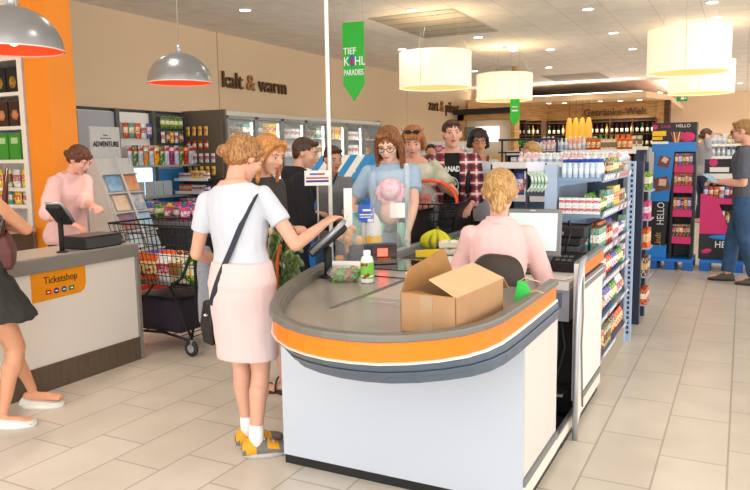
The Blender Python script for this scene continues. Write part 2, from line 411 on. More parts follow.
# white pole rising past the banner
o = empty('checkout_pole', (-2.5, 4.18, 0)); MB().cyl((0, 0, 0), (0, 0, CEIL), .014, n=12).build('pole', M_paper, o)
MB().cyl((0, 0, 0), (0, 0, .02), .07, n=20).build('base', M_alu, o); T(o, 'thin white pole from floor to ceiling between the shoppers', 'pole')
# emergency exit sign far away
o = empty('exit_sign', (-1.6, 22, 2.86)); MB().b2(-.14, .14, -.03, .03, 0, .16).build('panel', mat('exit_green', '0B8A4A', .4, emit=.3), o)
MB().b2(-.03, .05, -.035, -.03, .04, .12).b2(.06, .11, -.035, -.03, .06, .1).build('emblem', M_paper, o)
MB().cyl((0, 0, .16), (0, 0, CEIL - 2.86), .006, n=6).build('bracket', M_alu, o); T(o, 'green and white emergency exit sign on the far wall', 'exit sign')
# ================================================================= PEOPLE
def skin(n, c): return mat('skin_' + n, c, .5, sss=.08, var=.05, scale=14)
def hairmat(n, a, b):
    nm = 'hair_' + n
    if nm in _MC: return _MC[nm]
    m, N, L, bs = nodes(nm); bs.inputs['Roughness'].default_value = .45
    tc = N.new('ShaderNodeTexCoord'); mp = N.new('ShaderNodeMapping'); mp.inputs['Scale'].default_value = (80, 80, 14)
    no = N.new('ShaderNodeTexNoise'); no.inputs['Scale'].default_value = 1.6; no.inputs['Detail'].default_value = 4; no.inputs['Distortion'].default_value = .6
    L.new(tc.outputs['Object'], mp.inputs[0]); L.new(mp.outputs[0], no.inputs['Vector'])
    rp = N.new('ShaderNodeMapRange'); rp.inputs[1].default_value = .36; rp.inputs[2].default_value = .64; L.new(no.outputs[0], rp.inputs[0])
    mx = N.new('ShaderNodeMix'); mx.data_type = 'RGBA'; mx.inputs[6].default_value = srgb(a); mx.inputs[7].default_value = srgb(b)
    L.new(rp.outputs[0], mx.inputs[0]); L.new(mx.outputs[2], bs.inputs['Base Color'])
    bp = N.new('ShaderNodeBump'); bp.inputs['Strength'].default_value = .6; bp.inputs['Distance'].default_value = .01
    L.new(no.outputs[0], bp.inputs['Height']); L.new(bp.outputs[0], bs.inputs['Normal']); _MC[nm] = m; return m

def ik(S, Tg, a, b, pole):
    d = Tg - S; L = min(d.length, (a + b) * .995); dn = d.normalized()
    x = (a * a - b * b + L * L) / (2 * L); h = math.sqrt(max(a * a - x * x, 1e-6))
    p = (pole - dn * pole.dot(dn)).normalized()
    return S + dn * x + p * h, S + dn * L

F_TORSO = [(.455, .060, .045, 0), (.49, .094, .064, -.006), (.525, .099, .069, -.010), (.565, .090, .062, -.006), (.61, .074, .053, 0), (.645, .072, .052, .002), (.69, .079, .058, .006),
           (.735, .086, .066, .012), (.775, .088, .058, .006), (.800, .082, .046, 0), (.822, .060, .037, -.004), (.845, .036, .033, -.006)]
M_TORSO = [(.455, .062, .048, 0), (.49, .090, .062, -.004), (.525, .092, .066, -.006), (.565, .088, .062, -.004), (.61, .084, .060, 0), (.645, .085, .061, .002), (.69, .093, .065, .004),
           (.735, .102, .069, .006), (.775, .104, .062, .004), (.800, .098, .050, 0), (.824, .070, .040, -.006), (.845, .042, .038, -.008)]

class Person:
    def __init__(s, name, label, loc, rz, H=1.66, male=False, sk=None, lean=0, side=0, twist=0, pelvis=None, feet=None, hands=(None, None), poles=(None, None),
                 head=(0, 0, 0), vox=.009, girth=1, fold=None, face=True, curl=(.9, .9), hdir=(None, None), headscale=1, cat='person', shx=1, kneepole=None, group=None, nkl=0):
        s.H = H; s.male = male; s.vox = vox; g = girth; s.g = g
        s.W = Matrix.Translation(loc) @ Matrix.Rotation(rz, 4, 'Z'); s.Wi = s.W.inverted()
        s.pz = (pelvis if pelvis is not None else .525 * H); s.dz = s.pz - .525 * H
        piv = Vector((0, 0, s.pz)); s.piv = piv
        s.RU = (Matrix.Rotation(R(-twist), 3, 'Z') @ Matrix.Rotation(R(side), 3, 'Y') @ Matrix.Rotation(R(-lean), 3, 'X'))
        def U(p):
            p = Vector(p) + Vector((0, 0, s.dz)); q = p - piv
            k = min(1, max(0, q.z / (.07 * H)))
            if k <= 0: return p
            v = s.RU @ q; return piv + q.lerp(v, k) if k < 1 else piv + v
        s.U = U; torso = M_TORSO if male else F_TORSO; s.torso = torso
        bx = (.107 if male else .093) * shx
        SH = [U((sg * bx * H, 0, .788 * H)) for sg in (1, -1)]
        ua, fa = .176 * H, .150 * H; s.arms = []
        for i, sg in enumerate((1, -1)):
            t = hands[i]
            if t is None: t = SH[i] + Vector((sg * .05 * H, .03 * H, -(ua + fa) * .985))
            else: t = s.Wi @ Vector(t)
            pl = Vector(poles[i]) if poles[i] else Vector((sg * .5, -1, -.3))
            E_, Wr = ik(SH[i], t, ua, fa, pl); s.arms.append((SH[i], E_, Wr))
        feet = feet or [(.06 * H, .0, 0), (-.06 * H, .0, 0)]; s.legs = []; s.feet = feet
        for i, sg in enumerate((1, -1)):
            hip = Vector((sg * .052 * H, -.004 * H, .495 * H + s.dz)); f = feet[i]
            an = Vector((f[0], f[1], .045 * H + (f[3] if len(f) > 3 else 0)))
            K, A = ik(hip, an, .230 * H, .224 * H, Vector(kneepole) if kneepole else Vector((sg * .05, 1, 0)))
            s.legs.append((hip, K, A))
        nk = U((0, -.006 * H, .835 * H)); hs = .138 * H / .225 * headscale; s.hs = hs
        s.Hr = Matrix.Rotation(R(head[0]), 3, 'Z') @ Matrix.Rotation(R(-head[1]), 3, 'X') @ Matrix.Rotation(R(head[2]), 3, 'Y')
        nb = nk + s.RU @ Vector((0, .02 * H, .021 * H))
        s.Hc = nb + s.Hr @ Vector((0, .022 * hs, (.102 + nkl) * hs)); s.nk = nk
        # ---- the body: one continuous mesh
        m = MB(); n = 18
        def ring(z, rx, ry, cy, inf=0):
            return [U((math.cos(q) * (rx * H * g + inf), cy * H + math.sin(q) * (ry * H * g + inf), z * H)) for q in (2 * math.pi * k / n for k in range(n))]
        s.ring = ring
        m.loft([ring(*t) for t in torso])
        tk = (1.1 if male else .92) * (g ** .5)
        for i in (0, 1):
            A_, B_, C_ = s.arms[i]
            m.ell(A_, (.028 * H * tk,) * 3); m.caps(U((0, -.006 * H, .822 * H)), A_, .026 * H, .022 * H * tk); m.caps(A_, B_, .0275 * H * tk, .0215 * H * tk); m.caps(B_, B_.lerp(C_, .45), .0215 * H * tk, .0205 * H * tk); m.caps(B_.lerp(C_, .45), C_, .0205 * H * tk, .0135 * H * tk)
            s.hand(m, i, B_, C_, curl[i], hdir[i])
            hip, K, A2 = s.legs[i]; f = feet[i]
            m.caps(hip, K, .050 * H * tk, .031 * H * tk, 16); m.caps(K, K.lerp(A2, .35), .029 * H * tk, .032 * H * tk, 16)
            back = Vector((0, -.008 * H, 0)); m.caps(K.lerp(A2, .3) + back, K.lerp(A2, .75), .031 * H * tk, .022 * H * tk, 16); m.caps(K.lerp(A2, .75), A2, .0215 * H * tk, .0175 * H * tk, 16)
            fd = Vector((-math.sin(f[2]), math.cos(f[2]), 0)); dn = Vector((0, 0, -.028 * H))
            m.caps(A2 - fd * .018 * H + dn, A2 + fd * .06 * H + dn, .018 * H, .016 * H); m.ell(A2 + fd * .075 * H + dn * 1.1, (.023 * H, .032 * H, .013 * H), rot=(0, 0, f[2]))
            for k in range(5):
                sdv = Vector((fd.y, -fd.x, 0)) * ((k - 2) * .0088 * H)
                m.caps(A2 + fd * .09 * H + dn * 1.2 + sdv, A2 + fd * (.107 - abs(k - 1.5) * .003) * H + dn * 1.25 + sdv, .006 * H, .0055 * H, 8)
        # neck and head
        h = lambda x, y, z: s.Hc + s.Hr @ Vector((x * hs, y * hs, z * hs)); s.h = h; E3 = s.Hr
        m.caps(nk - (s.RU @ Vector((0, 0, .015 * H))), h(0, -.022, -.045), (.034 if male else .029) * H, (.052 if male else .045) * hs)
        e = lambda c, r: m.ell(h(*c), [q * hs for q in r], rot=E3, n=20, k=12)
        e((0, -.014, .028), (.073, .093, .084)); e((0, .026, -.015), (.059, .062, .080)); e((0, .034, -.068), (.041 if male else .037, .044, .036))
        e((0, .056, -.092), (.020, .022, .016))
        for sg in (1, -1):
            e((sg * .074, -.008, -.004), (.009, .017, .029)); e((sg * .038, .055, -.022), (.022, .024, .022)); e((sg * .03, .073, .028), (.026, .012, .008))
        m.caps(h(0, .084, .016), h(0, .104, -.018), .0065 * hs, .0105 * hs); e((0, .092, -.024), (.015, .011, .008)); e((0, .076, -.046), (.022, .016, .016))
        s.body = m.build(name, sk or skin('fair', 'E9B79C')); remesh(s.body, vox, 2)
        s.body.location = loc; s.body.rotation_euler = (0, 0, rz); T(s.body, label, cat, group)
        if face: s.face()
    def hand(s, m, i, E_, C_, curl, hd):
        H = s.H; sg = (1, -1)[i]; d = (C_ - E_).normalized()
        if hd is not None: d = (s.Wi.to_3x3() @ Vector(hd)).normalized()
        up = Vector((0, 0, 1)) if abs(d.z) < .8 else Vector((0, 1, 0))
        sd = d.cross(up).normalized() if abs(d.z) < .8 else Vector((0, 1, 0)) - d * d.y
        sd.normalize(); pn = d.cross(sd).normalized()
        if abs(d.z) < .8 and pn.z > 0: pn = -pn       # palm faces down
        if abs(d.z) >= .8 and pn.x * sg > 0: pn = -pn  # hanging: palm faces the thigh
        th = sd if (sd.x * -sg > 0 or abs(d.z) >= .8) else -sd
        k = H / 1.7; w = .036 * k
        pc = C_ + d * .045 * k
        m.loft([[C_ + d * t * k + th * (math.cos(q) * a * k) + pn * (math.sin(q) * b * k) for q in (2 * math.pi * j / 10 for j in range(10))] for t, a, b in ((0, .024, .018), (.02, .032, .016), (.06, .040, .014), (.085, .039, .012), (.09, .03, .008))])
        for f in range(4):
            o = (1.5 - f) * .0195 * k; ln = (.068, .078, .072, .056)[f] * k; p = C_ + d * .082 * k + th * o
            q1 = p; rr = (.0092, .0088, .0082)
            for j, fr in enumerate((.45, .3, .25)):
                ang = curl * (.35 + .55 * j); dd = (d * math.cos(ang) + pn * math.sin(ang) + th * (1.5 - f) * .05)
                q2 = q1 + dd * ln * fr; m.caps(q1, q2, rr[j] * k, rr[j] * .93 * k, 8); q1 = q2
        a = C_ + d * .02 * k + th * .026 * k; b = a + (d * .7 + th * .65 + pn * .25) * .040 * k; c = b + (d * .95 + th * .05 + pn * .45 * (1 + curl)).normalized() * .032 * k
        m.caps(a, b, .014 * k, .0105 * k, 8); m.caps(b, c, .0105 * k, .0085 * k, 8)
    def face(s):
        h, hs, B = s.h, s.hs, s.body
        for sg in (1, -1):
            m = MB(); m.ell(h(sg * .0305, .0735, .006), (.0125 * hs, .0105 * hs, .0062 * hs), 0, rot=s.Hr, n=12, k=7)
            m.ell(h(sg * .0305, .0805, .0055), (.0055 * hs, .005 * hs, .0055 * hs), 1, rot=s.Hr, n=10, k=6)
            m.tube([h(sg * (.0305 - .014), .077, .0045), h(sg * .0305, .0855, .0125), h(sg * (.0305 + .015), .072, .006)], .0016 * hs, 6, 2)
            m.build('eye', [mat('eye_white', 'E8E4E0', .3), mat('iris', '3A3028', .2), mat('lash', '2C1E18', .6)], B)
            MB().tube([h(sg * .013, .0855, .0255), h(sg * .03, .0865, .031), h(sg * .05, .070, .026)], [.0028 * hs, .003 * hs, .0012 * hs], 6).build('eyebrow', getattr(s, 'brow', mat('brow', '6A4428', .7)), B)
        m = MB(); m.tube([h(-.022, .083, -.0515), h(-.009, .0925, -.0495), h(0, .0935, -.051), h(.009, .0925, -.0495), h(.022, .083, -.0515)], [.001 * hs, .0032 * hs, .003 * hs, .0032 * hs, .001 * hs], 6)
        m.tube([h(-.018, .084, -.054), h(0, .0925, -.057), h(.018, .084, -.054)], [.001 * hs, .0045 * hs, .001 * hs], 6)
        m.build('lips', mat('lips', 'B8605A', .45), B)
    # ---- clothing
    def noise(s, o, amp, sc=9):
        me = o.data; off = Vector((random.random() * 50, 0, 0)); me.update()
        ns = [v.normal.copy() for v in me.vertices]
        for v, nn in zip(me.vertices, ns):
            c = v.co * sc + off; v.co += nn * (noise.noise(Vector((c.x, c.y, c.z * .55))) * amp)
        me.update()
    def top(s, nm, mt, hem=.5, sleeve=.5, inf=.012, neck=.83, flare=0, fold=.006, sinf=None, openfront=False, vox=None, hemr=None, parent=None):
        m = MB(); H = s.H; rings = []; sinf = sinf if sinf is not None else inf
        zs = [t[0] for t in s.torso]
        def at(z):
            for a, b in zip(s.torso[:-1], s.torso[1:]):
                if a[0] <= z <= b[0]:
                    k = (z - a[0]) / (b[0] - a[0]); return [a[j] + (b[j] - a[j]) * k for j in range(4)]
            return list(s.torso[0] if z < zs[0] else s.torso[-1])
        z = hem; lst = []
        while z < neck - .001: lst.append(z); z += .022
        lst.append(neck)
        for z in lst:
            t = at(z)
            if z < .60: t[1] = max(t[1], at(.6)[1]); t[2] = max(t[2], at(.60)[2])
            k = max(0, (.64 - z) / .14); rings.append(s.ring(z, t[1] + flare * k, t[2] + flare * k, t[3], inf + (0 if z < .8 else -.004)))
        m.loft(rings, sm=True)
        tk = (1.1 if s.male else .92) * (s.g ** .5)
        if sleeve:
            for A_, B_, C_ in s.arms:
                m.ell(A_, (.026 * H * tk + sinf,) * 3); m.caps(s.U((0, -.006 * H, (.814 if neck > .82 else .80) * H)), A_, .026 * H + inf * .6, .022 * H * tk + sinf * .8)
                if sleeve <= 1: m.cyl(A_, A_.lerp(B_, sleeve), .0265 * H * tk + sinf * .9, .025 * H * tk + sinf * 1.3, 16)
                else:
                    m.caps(A_, B_, .0275 * H * tk + sinf, .0225 * H * tk + sinf * 1.1, 16)
                    m.cyl(B_, B_.lerp(C_, sleeve - 1), .0225 * H * tk + sinf * 1.1, (.0205 - .006 * (sleeve - 1)) * H * tk + sinf, 16)
        o = m.build(nm, mt, parent or s.body); remesh(o, vox or s.vox, 3); s.noise(o, fold, 10); s.noise(o, fold * .5, 26); return o
    def skirt(s, nm, mt, z0, z1, a=1.0, b=1.12, inf=.012, fold=.006, cy=0):
        m = MB(); H = s.H; rings = []; hk = [l[1] for l in s.legs]; k = 0; n = 28
        N = 14
        for i in range(N + 1):
            f = i / N; z = z1 + (z0 - z1) * f   # from waist down
            if z > .525: u = (z - .525) / .1; rx = .099 - .022 * min(u, 1); ry = .069 - .014 * min(u, 1)
            else: q = (.525 - z) / (.525 - z0); rx = .099 * (a + (b - a) * q); ry = .069 * (a + (b - a) * q)
            lg = [(l[0].lerp(l[1], min(1.0, max(0, (.495 - z) / .245))) if z > .25 else l[1]) for l in s.legs] ; cxy = ((lg[0] + lg[1]) / 2) if z < .495 else Vector((0, 0, 0))
            rings.append([Vector((cxy.x * .8 + math.cos(t) * (rx * H * s.g + inf), cxy.y * .8 + cy + (-.008 * H) + math.sin(t) * (ry * H * s.g + inf), z * H + s.dz)) for t in (2 * math.pi * j / n for j in range(n))])
        m.loft(rings); o = m.build(nm, mt, s.body); remesh(o, s.vox, 2); s.noise(o, fold, 8); s.noise(o, fold * .4, 25); return o
    def trousers(s, nm, mt, inf=.012, end=.97, fold=.006, flare=1.0):
        m = MB(); H = s.H; tk = (1.1 if s.male else .92) * (s.g ** .5)
        m.loft([s.ring(t[0], t[1], t[2], t[3], inf if t[0] < .5 else .006) for t in s.torso[:5]])
        for hip, K, A in s.legs:
            m.caps(hip, K, .051 * H * tk + inf, .034 * H * tk + inf, 18); m.cyl(K, K.lerp(A, end), .034 * H * tk + inf, .026 * H * tk * flare + inf * 1.3, 18); m.ell(K, (.034 * H * tk + inf,) * 3)
        o = m.build(nm, mt, s.body); remesh(o, s.vox, 3); s.noise(o, fold, 11); s.noise(o, fold * .6, 24); return o
    def shoes(s, mt, sole, ht=.055, sock=None, trim=None, ballet=False):
        H = s.H
        for (hip, K, A), f in zip(s.legs, s.feet):
            z0 = f[3] if len(f) > 3 else 0
            M = Matrix.Translation((A.x, A.y, z0)) @ Matrix.Rotation(f[2], 4, 'Z'); L = .155 * H
            prof = [(-.27, .16, .6), (-.2, .19, 1), (0, .175, 1.0 if not ballet else .55), (.22, .19, .8 if not ballet else .42), (.45, .22, .5 if not ballet else .34), (.62, .19, .38 if not ballet else .26), (.70, .10, .25)]
            up = MB(); rings = []
            for y, wd, hh in prof:
                rings.append([M @ Vector((math.cos(t) * wd * L, y * L, .022 + (max(0, math.sin(t)) * ht * 1.25 * hh) + min(0, math.sin(t)) * .006)) for t in (2 * math.pi * j / 14 for j in range(14))])
            up.loft(rings); o = up.build('shoe', mt if not trim else [mt, trim], s.body)
            if trim:
                for p in o.data.polygons:
                    q = (M.inverted() @ p.center)
                    if q.z > .035 and (q.y < -.08 * L or .15 * L < q.y < .38 * L): p.material_index = 1
            sb = MB(); sb.loft([[M @ Vector((math.cos(t) * .235 * L, (.215 + .50 * math.sin(t)) * L, z)) for t in (2 * math.pi * j / 20 for j in range(20))] for z in (.0, .012, .024)]); sb.build('sole', sole, o)
            if not ballet:
                lc = MB()
                for k in range(3): lc.tube([M @ Vector((x * L, (.17 + k * .09) * L, .03 + ht * (.97 - k * .17) + (.006 if abs(x) < .05 else 0))) for x in (-.09, 0, .09)], .0035, 5)
                lc.build('laces', sole, o)
            if sock: MB().cyl(A + Vector((0, 0, -.03)), A + (K - A).normalized() * .035 * H / .7 , .024 * H, .0215 * H, 14).build('sock', sock, s.body)
    def sandals(s, mt):
        for (hip, K, A), f in zip(s.legs, s.feet):
            M = Matrix.Translation((A.x, A.y, 0)) @ Matrix.Rotation(f[2], 4, 'Z'); L = .155 * s.H
            o = MB().loft([[M @ Vector((math.cos(t) * .22 * L, (.20 + .50 * math.sin(t)) * L, z)) for t in (2 * math.pi * j / 20 for j in range(20))] for z in (.0, .02)]).build('sandal', mt, s.body)
            for y, hh in ((.42, .036), (.22, .05), (-.12, .085)):
                MB().tube([M @ Vector((math.cos(t) * .19 * L, y * L, .018 + math.sin(t) * hh)) for t in (math.pi * j / 8 for j in range(9))], .007, 6).build('strap', mt, o)
    def hair(s, style, mt, vox=.006, amp=.004):
        h, hs = s.h, s.hs; m = MB(); rnd = random.Random(3)
        e = lambda c, r: m.ell(h(*c), [q * hs for q in r], rot=s.Hr, n=22, k=13)
        c = lambda a, b, r0, r1: m.caps(h(*a), h(*b), r0 * hs, r1 * hs, 10)
        if style == 'short':
            e((0, -.022, .040), (.077, .094, .082)); c((-.04, .055, .085), (.04, .055, .085), .018, .018)
            for sg in (1, -1): c((sg * .062, .0, .03), (sg * .064, -.04, -.01), .018, .016)
            e((0, -.06, -.01), (.062, .045, .05))
        elif style == 'crop':
            e((0, -.02, .036), (.078, .096, .080)); e((0, -.05, .0), (.068, .056, .06)); c((-.035, .06, .082), (.035, .06, .085), .016, .018)
        elif style in ('bun', 'pony'):
            e((0, -.020, .034), (.081, .099, .087)); e((0, -.055, -.005), (.070, .062, .062))
            for sg in (1, -1): c((sg * .055, .045, .055), (sg * .074, -.02, .01), .018, .018)
            if style == 'bun':
                e((.0, -.125, -.012), (.034, .032, .034)); e((.022, -.128, -.002), (.02, .02, .022)); e((-.02, -.13, -.02), (.02, .02, .02)); c((0, -.09, 0), (0, -.12, -.01), .03, .028)
                for sg in (1, -1): c((sg * .055, .02, 0), (sg * .048, .03, -.05), .006, .003); c((sg * .03, -.09, -.04), (sg * .032, -.1, -.085), .005, .003)
            else:
                c((0, -.1, .0), (0, -.125, -.015), .028, .03); c((-.012, -.122, -.01), (-.02, -.13, -.085), .022, .016); c((.012, -.122, -.01), (.02, -.132, -.08), .022, .016); c((0, -.13, -.03), (0, -.135, -.10), .02, .012)
                for sg in (1, -1): c((sg * .07, -.01, .0), (sg * .045, -.085, -.02), .014, .02)
        elif style in ('long', 'bob', 'shag'):
            e((0, -.022, .036), (.083, .099, .088)); L_ = {'long': -.155, 'bob': -.085, 'shag': -.05}[style]
            for k in range(15):
                a = R(-200 + k * 220 / 14 - 0) + 0  # from one temple round the back to the other
                a = R(195 + (k / 14) * 150); x, y = math.cos(a) * .082, math.sin(a) * .088 - .012
                c((x * .9, y * .9, .03), (x * 1.03, y * 1.02, -.04), .020, .022); c((x * 1.03, y * 1.02, -.04), (x * (1.06 if style != 'shag' else .9), y * 1.0 + (.012 if abs(x) > .05 else 0), L_ + rnd.uniform(-.012, .012)), .022, .013)
            for sg in (1, -1):
                c((sg * .035, .062, .085), (sg * .073, .03, .03), .019, .02); c((sg * .073, .03, .03), (sg * .083, .022, -.04), .018, .017)
                if style != 'shag': c((sg * .083, .022, -.04), (sg * (.083), .032, L_), .017, .012)
            if style == 'shag':
                for k in range(6): c((-.045 + k * .018, .06, .09), (-.05 + k * .02, .086, .048 + rnd.uniform(-.006, .006)), .017, .009)
            if style == 'long': c((-.05, .055, .09), (.05, .06, .088), .017, .017)
        o = m.build('hair', mt, s.body); remesh(o, vox, 1)
        me = o.data; Ri = s.Hr.inverted(); ns = [v.normal.copy() for v in me.vertices]
        for v, nn in zip(me.vertices, ns):
            q = Ri @ (v.co - s.Hc) / hs; a = math.atan2(q.x, -q.y)
            v.co += nn * (noise.noise(Vector((a * 8, q.z * 4, 3.3 + q.y * 3))) * amp * 1.1 + noise.noise(Vector((a * 24, q.z * 5, 7 + q.y * 5))) * amp * .7)
        me.update(); s.hairo = o
        return o
    def glasses(s, mt, on_head=False, dark=False):
        h, hs = s.h, s.hs; m = MB(); dz, dy = (.098, -.004) if on_head else (.004, 0)
        g = (lambda x, y, z: h(x, y - (.012 if on_head else 0), z + dz))
        for sg in (1, -1):
            pts = [g(sg * .031 + math.cos(t) * .024, .096 - abs(sg * .031 + math.cos(t) * .024) * .12 + dy, math.sin(t) * .017) for t in (2 * math.pi * j / 14 for j in range(15))]
            m.tube(pts, .0022 * hs, 6)
            m.tube([g(sg * .054, .089 + dy, .004), g(sg * .080, .05, .006), g(sg * .082, -.01, .002)], .0022 * hs, 6)
            if dark or on_head: m.ell(g(sg * .031, .093 + dy, 0), (.023 * hs, .003 * hs, .016 * hs), rot=s.Hr)
        m.tube([g(-.008, .096 + dy, .004), g(0, .098 + dy, .006), g(.008, .096 + dy, .004)], .002 * hs, 6)
        m.build('sunglasses' if on_head or dark else 'glasses', mt, s.body)
# ---- the shopper in the white t-shirt, reaching for the card terminal
M_wht = mat('white_jersey', 'C9CDD6', .8, bump=.15, scale=60)
M_pskirt = mat('pale_pink_sweat', 'DFC9C7', .85, bump=.2, scale=80)
M_sk_fair = skin('fair', 'DDA88E'); M_sk_pink = skin('rosy', 'E9AE98'); M_sk_tan = skin('tan', 'D29472')
p = Person('person', 'woman in white t-shirt and pale pink skirt touching the card terminal',
           (-2.19, 2.80, 0), R(14), 1.645, sk=M_sk_fair, lean=3, side=-5, hands=((-1.90, 3.11, 1.15), (-2.50, 3.02, .93)), head=(-30, 24, 0), vox=.0065, girth=1.04,
           feet=[(.055, -.05, R(-62)), (-.03, .06, R(-58))], curl=(.8, .6), poles=((.5, -.2, -.9), (-.35, -1, -.3)))
p.top('shirt', M_wht, hem=.575, sleeve=.55, inf=.012, flare=.004, sinf=.010)
p.skirt('skirt', M_pskirt, .30, .60, .95, .90)
p.hair('bun', hairmat('honey', 'BE8B54', '78491F'))
p.shoes(mat('grey_suede', '77706A', .7), mat('sole_grey', 'B9B6AE', .6), sock=M_paper, trim=mat('shoe_yellow', 'E8A012', .6))

def decal(o, target, off=.002, axis=Vector((0, -1, 0)), start=.5):
    """lay a flat piece of print onto the surface in front of it (both in the same parent's space)"""
    from mathutils.bvhtree import BVHTree
    me = target.data; bvh = BVHTree.FromPolygons([v.co[:] for v in me.vertices], [p.vertices[:] for p in me.polygons])
    for v in o.data.vertices:
        h = bvh.ray_cast(v.co - axis * start, axis)
        if h[0] is not None: v.co = h[0] - axis * off
    return o
def strap(person, pts, w_, mt, name='strap', target=None):
    m = MB(); m.tube(pts, .006, 6); return m.build(name, mt, person.body)
# shoulder bag of the woman in white: strap over the right shoulder, bag at her left hip
g = empty('shoulder_bag', (-2.36, 2.82, .50)); L = lambda x, y, z: (x + 2.36, y - 2.82, z - .50)
m = MB(); m.loft([[L(-2.44, 2.76, .50), L(-2.35, 2.72, .50), L(-2.33, 2.80, .50), L(-2.42, 2.84, .50)], [L(-2.45, 2.75, .60), L(-2.34, 2.71, .60), L(-2.325, 2.80, .60), L(-2.42, 2.85, .60)], [L(-2.44, 2.77, .72), L(-2.36, 2.74, .74), L(-2.35, 2.80, .74), L(-2.42, 2.83, .72)]], sm=False)
m.xf(Matrix.Translation((-.02, .03, .04))).build('body', mat('black_leather', '18171A', .45), g, bevel=.01)
U = p.U; W = p.W; 
inv = Matrix.Translation((2.36, -2.82, -.50))
from mathutils.bvhtree import BVHTree
def wrapped(person, targets, pts, off=.006):
    bv = [BVHTree.FromPolygons([v.co[:] for v in t.data.vertices], [q.vertices[:] for q in t.data.polygons]) for t in targets]; out = []
    for q in pts:
        best = None; q = Vector(q)
        for b in bv:
            c = Vector((0, q.y * .0, q.z)); d = Vector((q.x, q.y, 0))
            h = b.ray_cast(q + Vector((0, -.6, 0)), Vector((0, 1, 0)))
            if h[0] is not None and (best is None or h[0].y < best.y): best = h[0]
        out.append((best + Vector((0, -off, 0))) if best is not None else q)
    return out
H_ = p.H
kids = {c.name.split('.')[0]: c for c in _KIDS[p.body.name]}
src = [(.108 - .235 * t, 0, (1.345 - .56 * t)) for t in [i / 14 for i in range(15)]]
pb = wrapped(p, [kids['shirt'], kids['skirt']], src)
pb = [Vector((.085, .06, 1.335)), Vector((.098, .0, 1.372))] + pb
for _k in range(4): pb = [pb[0]] + [(pb[i - 1] + pb[i] * 2 + pb[i + 1]) / 4 - Vector((0, .0008, 0)) for i in range(1, len(pb) - 1)] + [pb[-1]]
side = Vector((.018, 0, .007)); pw = [inv @ (W @ q) for q in pb]; sw = (W.to_3x3() @ side)
MB().loft([[q - sw, q - sw + Vector((0, 0, .0)) + (W.to_3x3() @ Vector((0, .006, 0))), q + sw + (W.to_3x3() @ Vector((0, .006, 0))), q + sw] for q in pw], caps=True, sm=False).build('strap', mat('navy_strap', '1E2333', .6), g)
MB().tube([pw[-1], Vector(L(-2.40, 2.77, .76))], .010, 6).build('strap_end', mat('navy_strap', '1E2333', .6), g)
MB().lathe([(.012, 0), (.012, .01), (.006, .012)], n=12).build('clasp', M_chrome, g, loc=L(-2.385, 2.735, .70))
T(g, 'small black shoulder bag on a navy strap across the back of the woman in white', 'bag')
# grey jacket over her left arm
g = empty('grey_jacket', (-2.575, 2.97, .62)); m = MB()
m.loft([[(math.cos(t) * a + dx, math.sin(t) * b, z) for t in (2 * math.pi * j / 16 for j in range(16))] for z, a, b, dx in ((-.02, .05, .035, -.0), (.12, .055, .04, 0), (.25, .05, .04, .0), (.36, .04, .035, .01), (.40, .02, .02, .01))])
o = m.build('cloth', mat('heather_grey', '8C8F96', .9, var=.2, scale=90), g); remesh(o, .008, 2); p.noise(o, .012, 12)
T(g, 'grey jacket draped over the arm of the woman in white', 'jacket')
# ================================================================= CHECKOUT DESK
def arc(cx, cy, rx, ry, a0, a1, n): return [(cx + rx * math.cos(R(a0 + (a1 - a0) * k / n)), cy + ry * math.sin(R(a0 + (a1 - a0) * k / n))) for k in range(n + 1)]
def outline(k):   # k = 0 at the rim, 1 at the bottom of the bumper, which sits a little further back at the rounded end
    C = (-1.3, 3.0)
    pts = [(-.74, 3.30), (-.74, 3.0), (-.74, 2.8), (-.742, 2.62), (-.748, 2.46), (-.768, 2.34), (-.81, 2.23), (-.875, 2.14), (-.955, 2.07), (-1.045, 2.02), (-1.14, 2.0), (-1.24, 2.0), (-1.34, 2.022), (-1.44, 2.065), (-1.535, 2.13), (-1.615, 2.215),
           (-1.69, 2.325), (-1.765, 2.46), (-1.835, 2.60), (-1.90, 2.76), (-1.965, 2.96), (-2.02, 3.14), (-2.06, 3.34)]
    out = []
    for x, y in pts:
        f = max(0, min(1, (2.75 - y) / .6)) * k; out.append((x + (.0 if x > -.8 else (.05 * f if x < -1.5 else 0)), y + .10 * f))
    return out
OUT = outline(0)
def off(poly, d):
    out = []
    for i, p in enumerate(poly):
        a = Vector(poly[max(i - 1, 0)]); b = Vector(poly[min(i + 1, len(poly) - 1)]); t = (b - a).normalized(); out.append((p[0] + t.y * d * -1, p[1] + t.x * d))
    return out
def sweep(mb, poly, d0, d1, z0, z1, m=0):
    k0 = max(0, min(1, (.815 - z0) / .09)); k1 = max(0, min(1, (.815 - z1) / .09))
    a0 = off(outline(k0), d0); b0 = off(outline(k0), d1); a1 = off(outline(k1), d0); b1 = off(outline(k1), d1)
    mb.loft([[(*a0[i], z0), (*b0[i], z0), (*b1[i], z1), (*a1[i], z1)] for i in range(len(a0))], m, True, True, False)
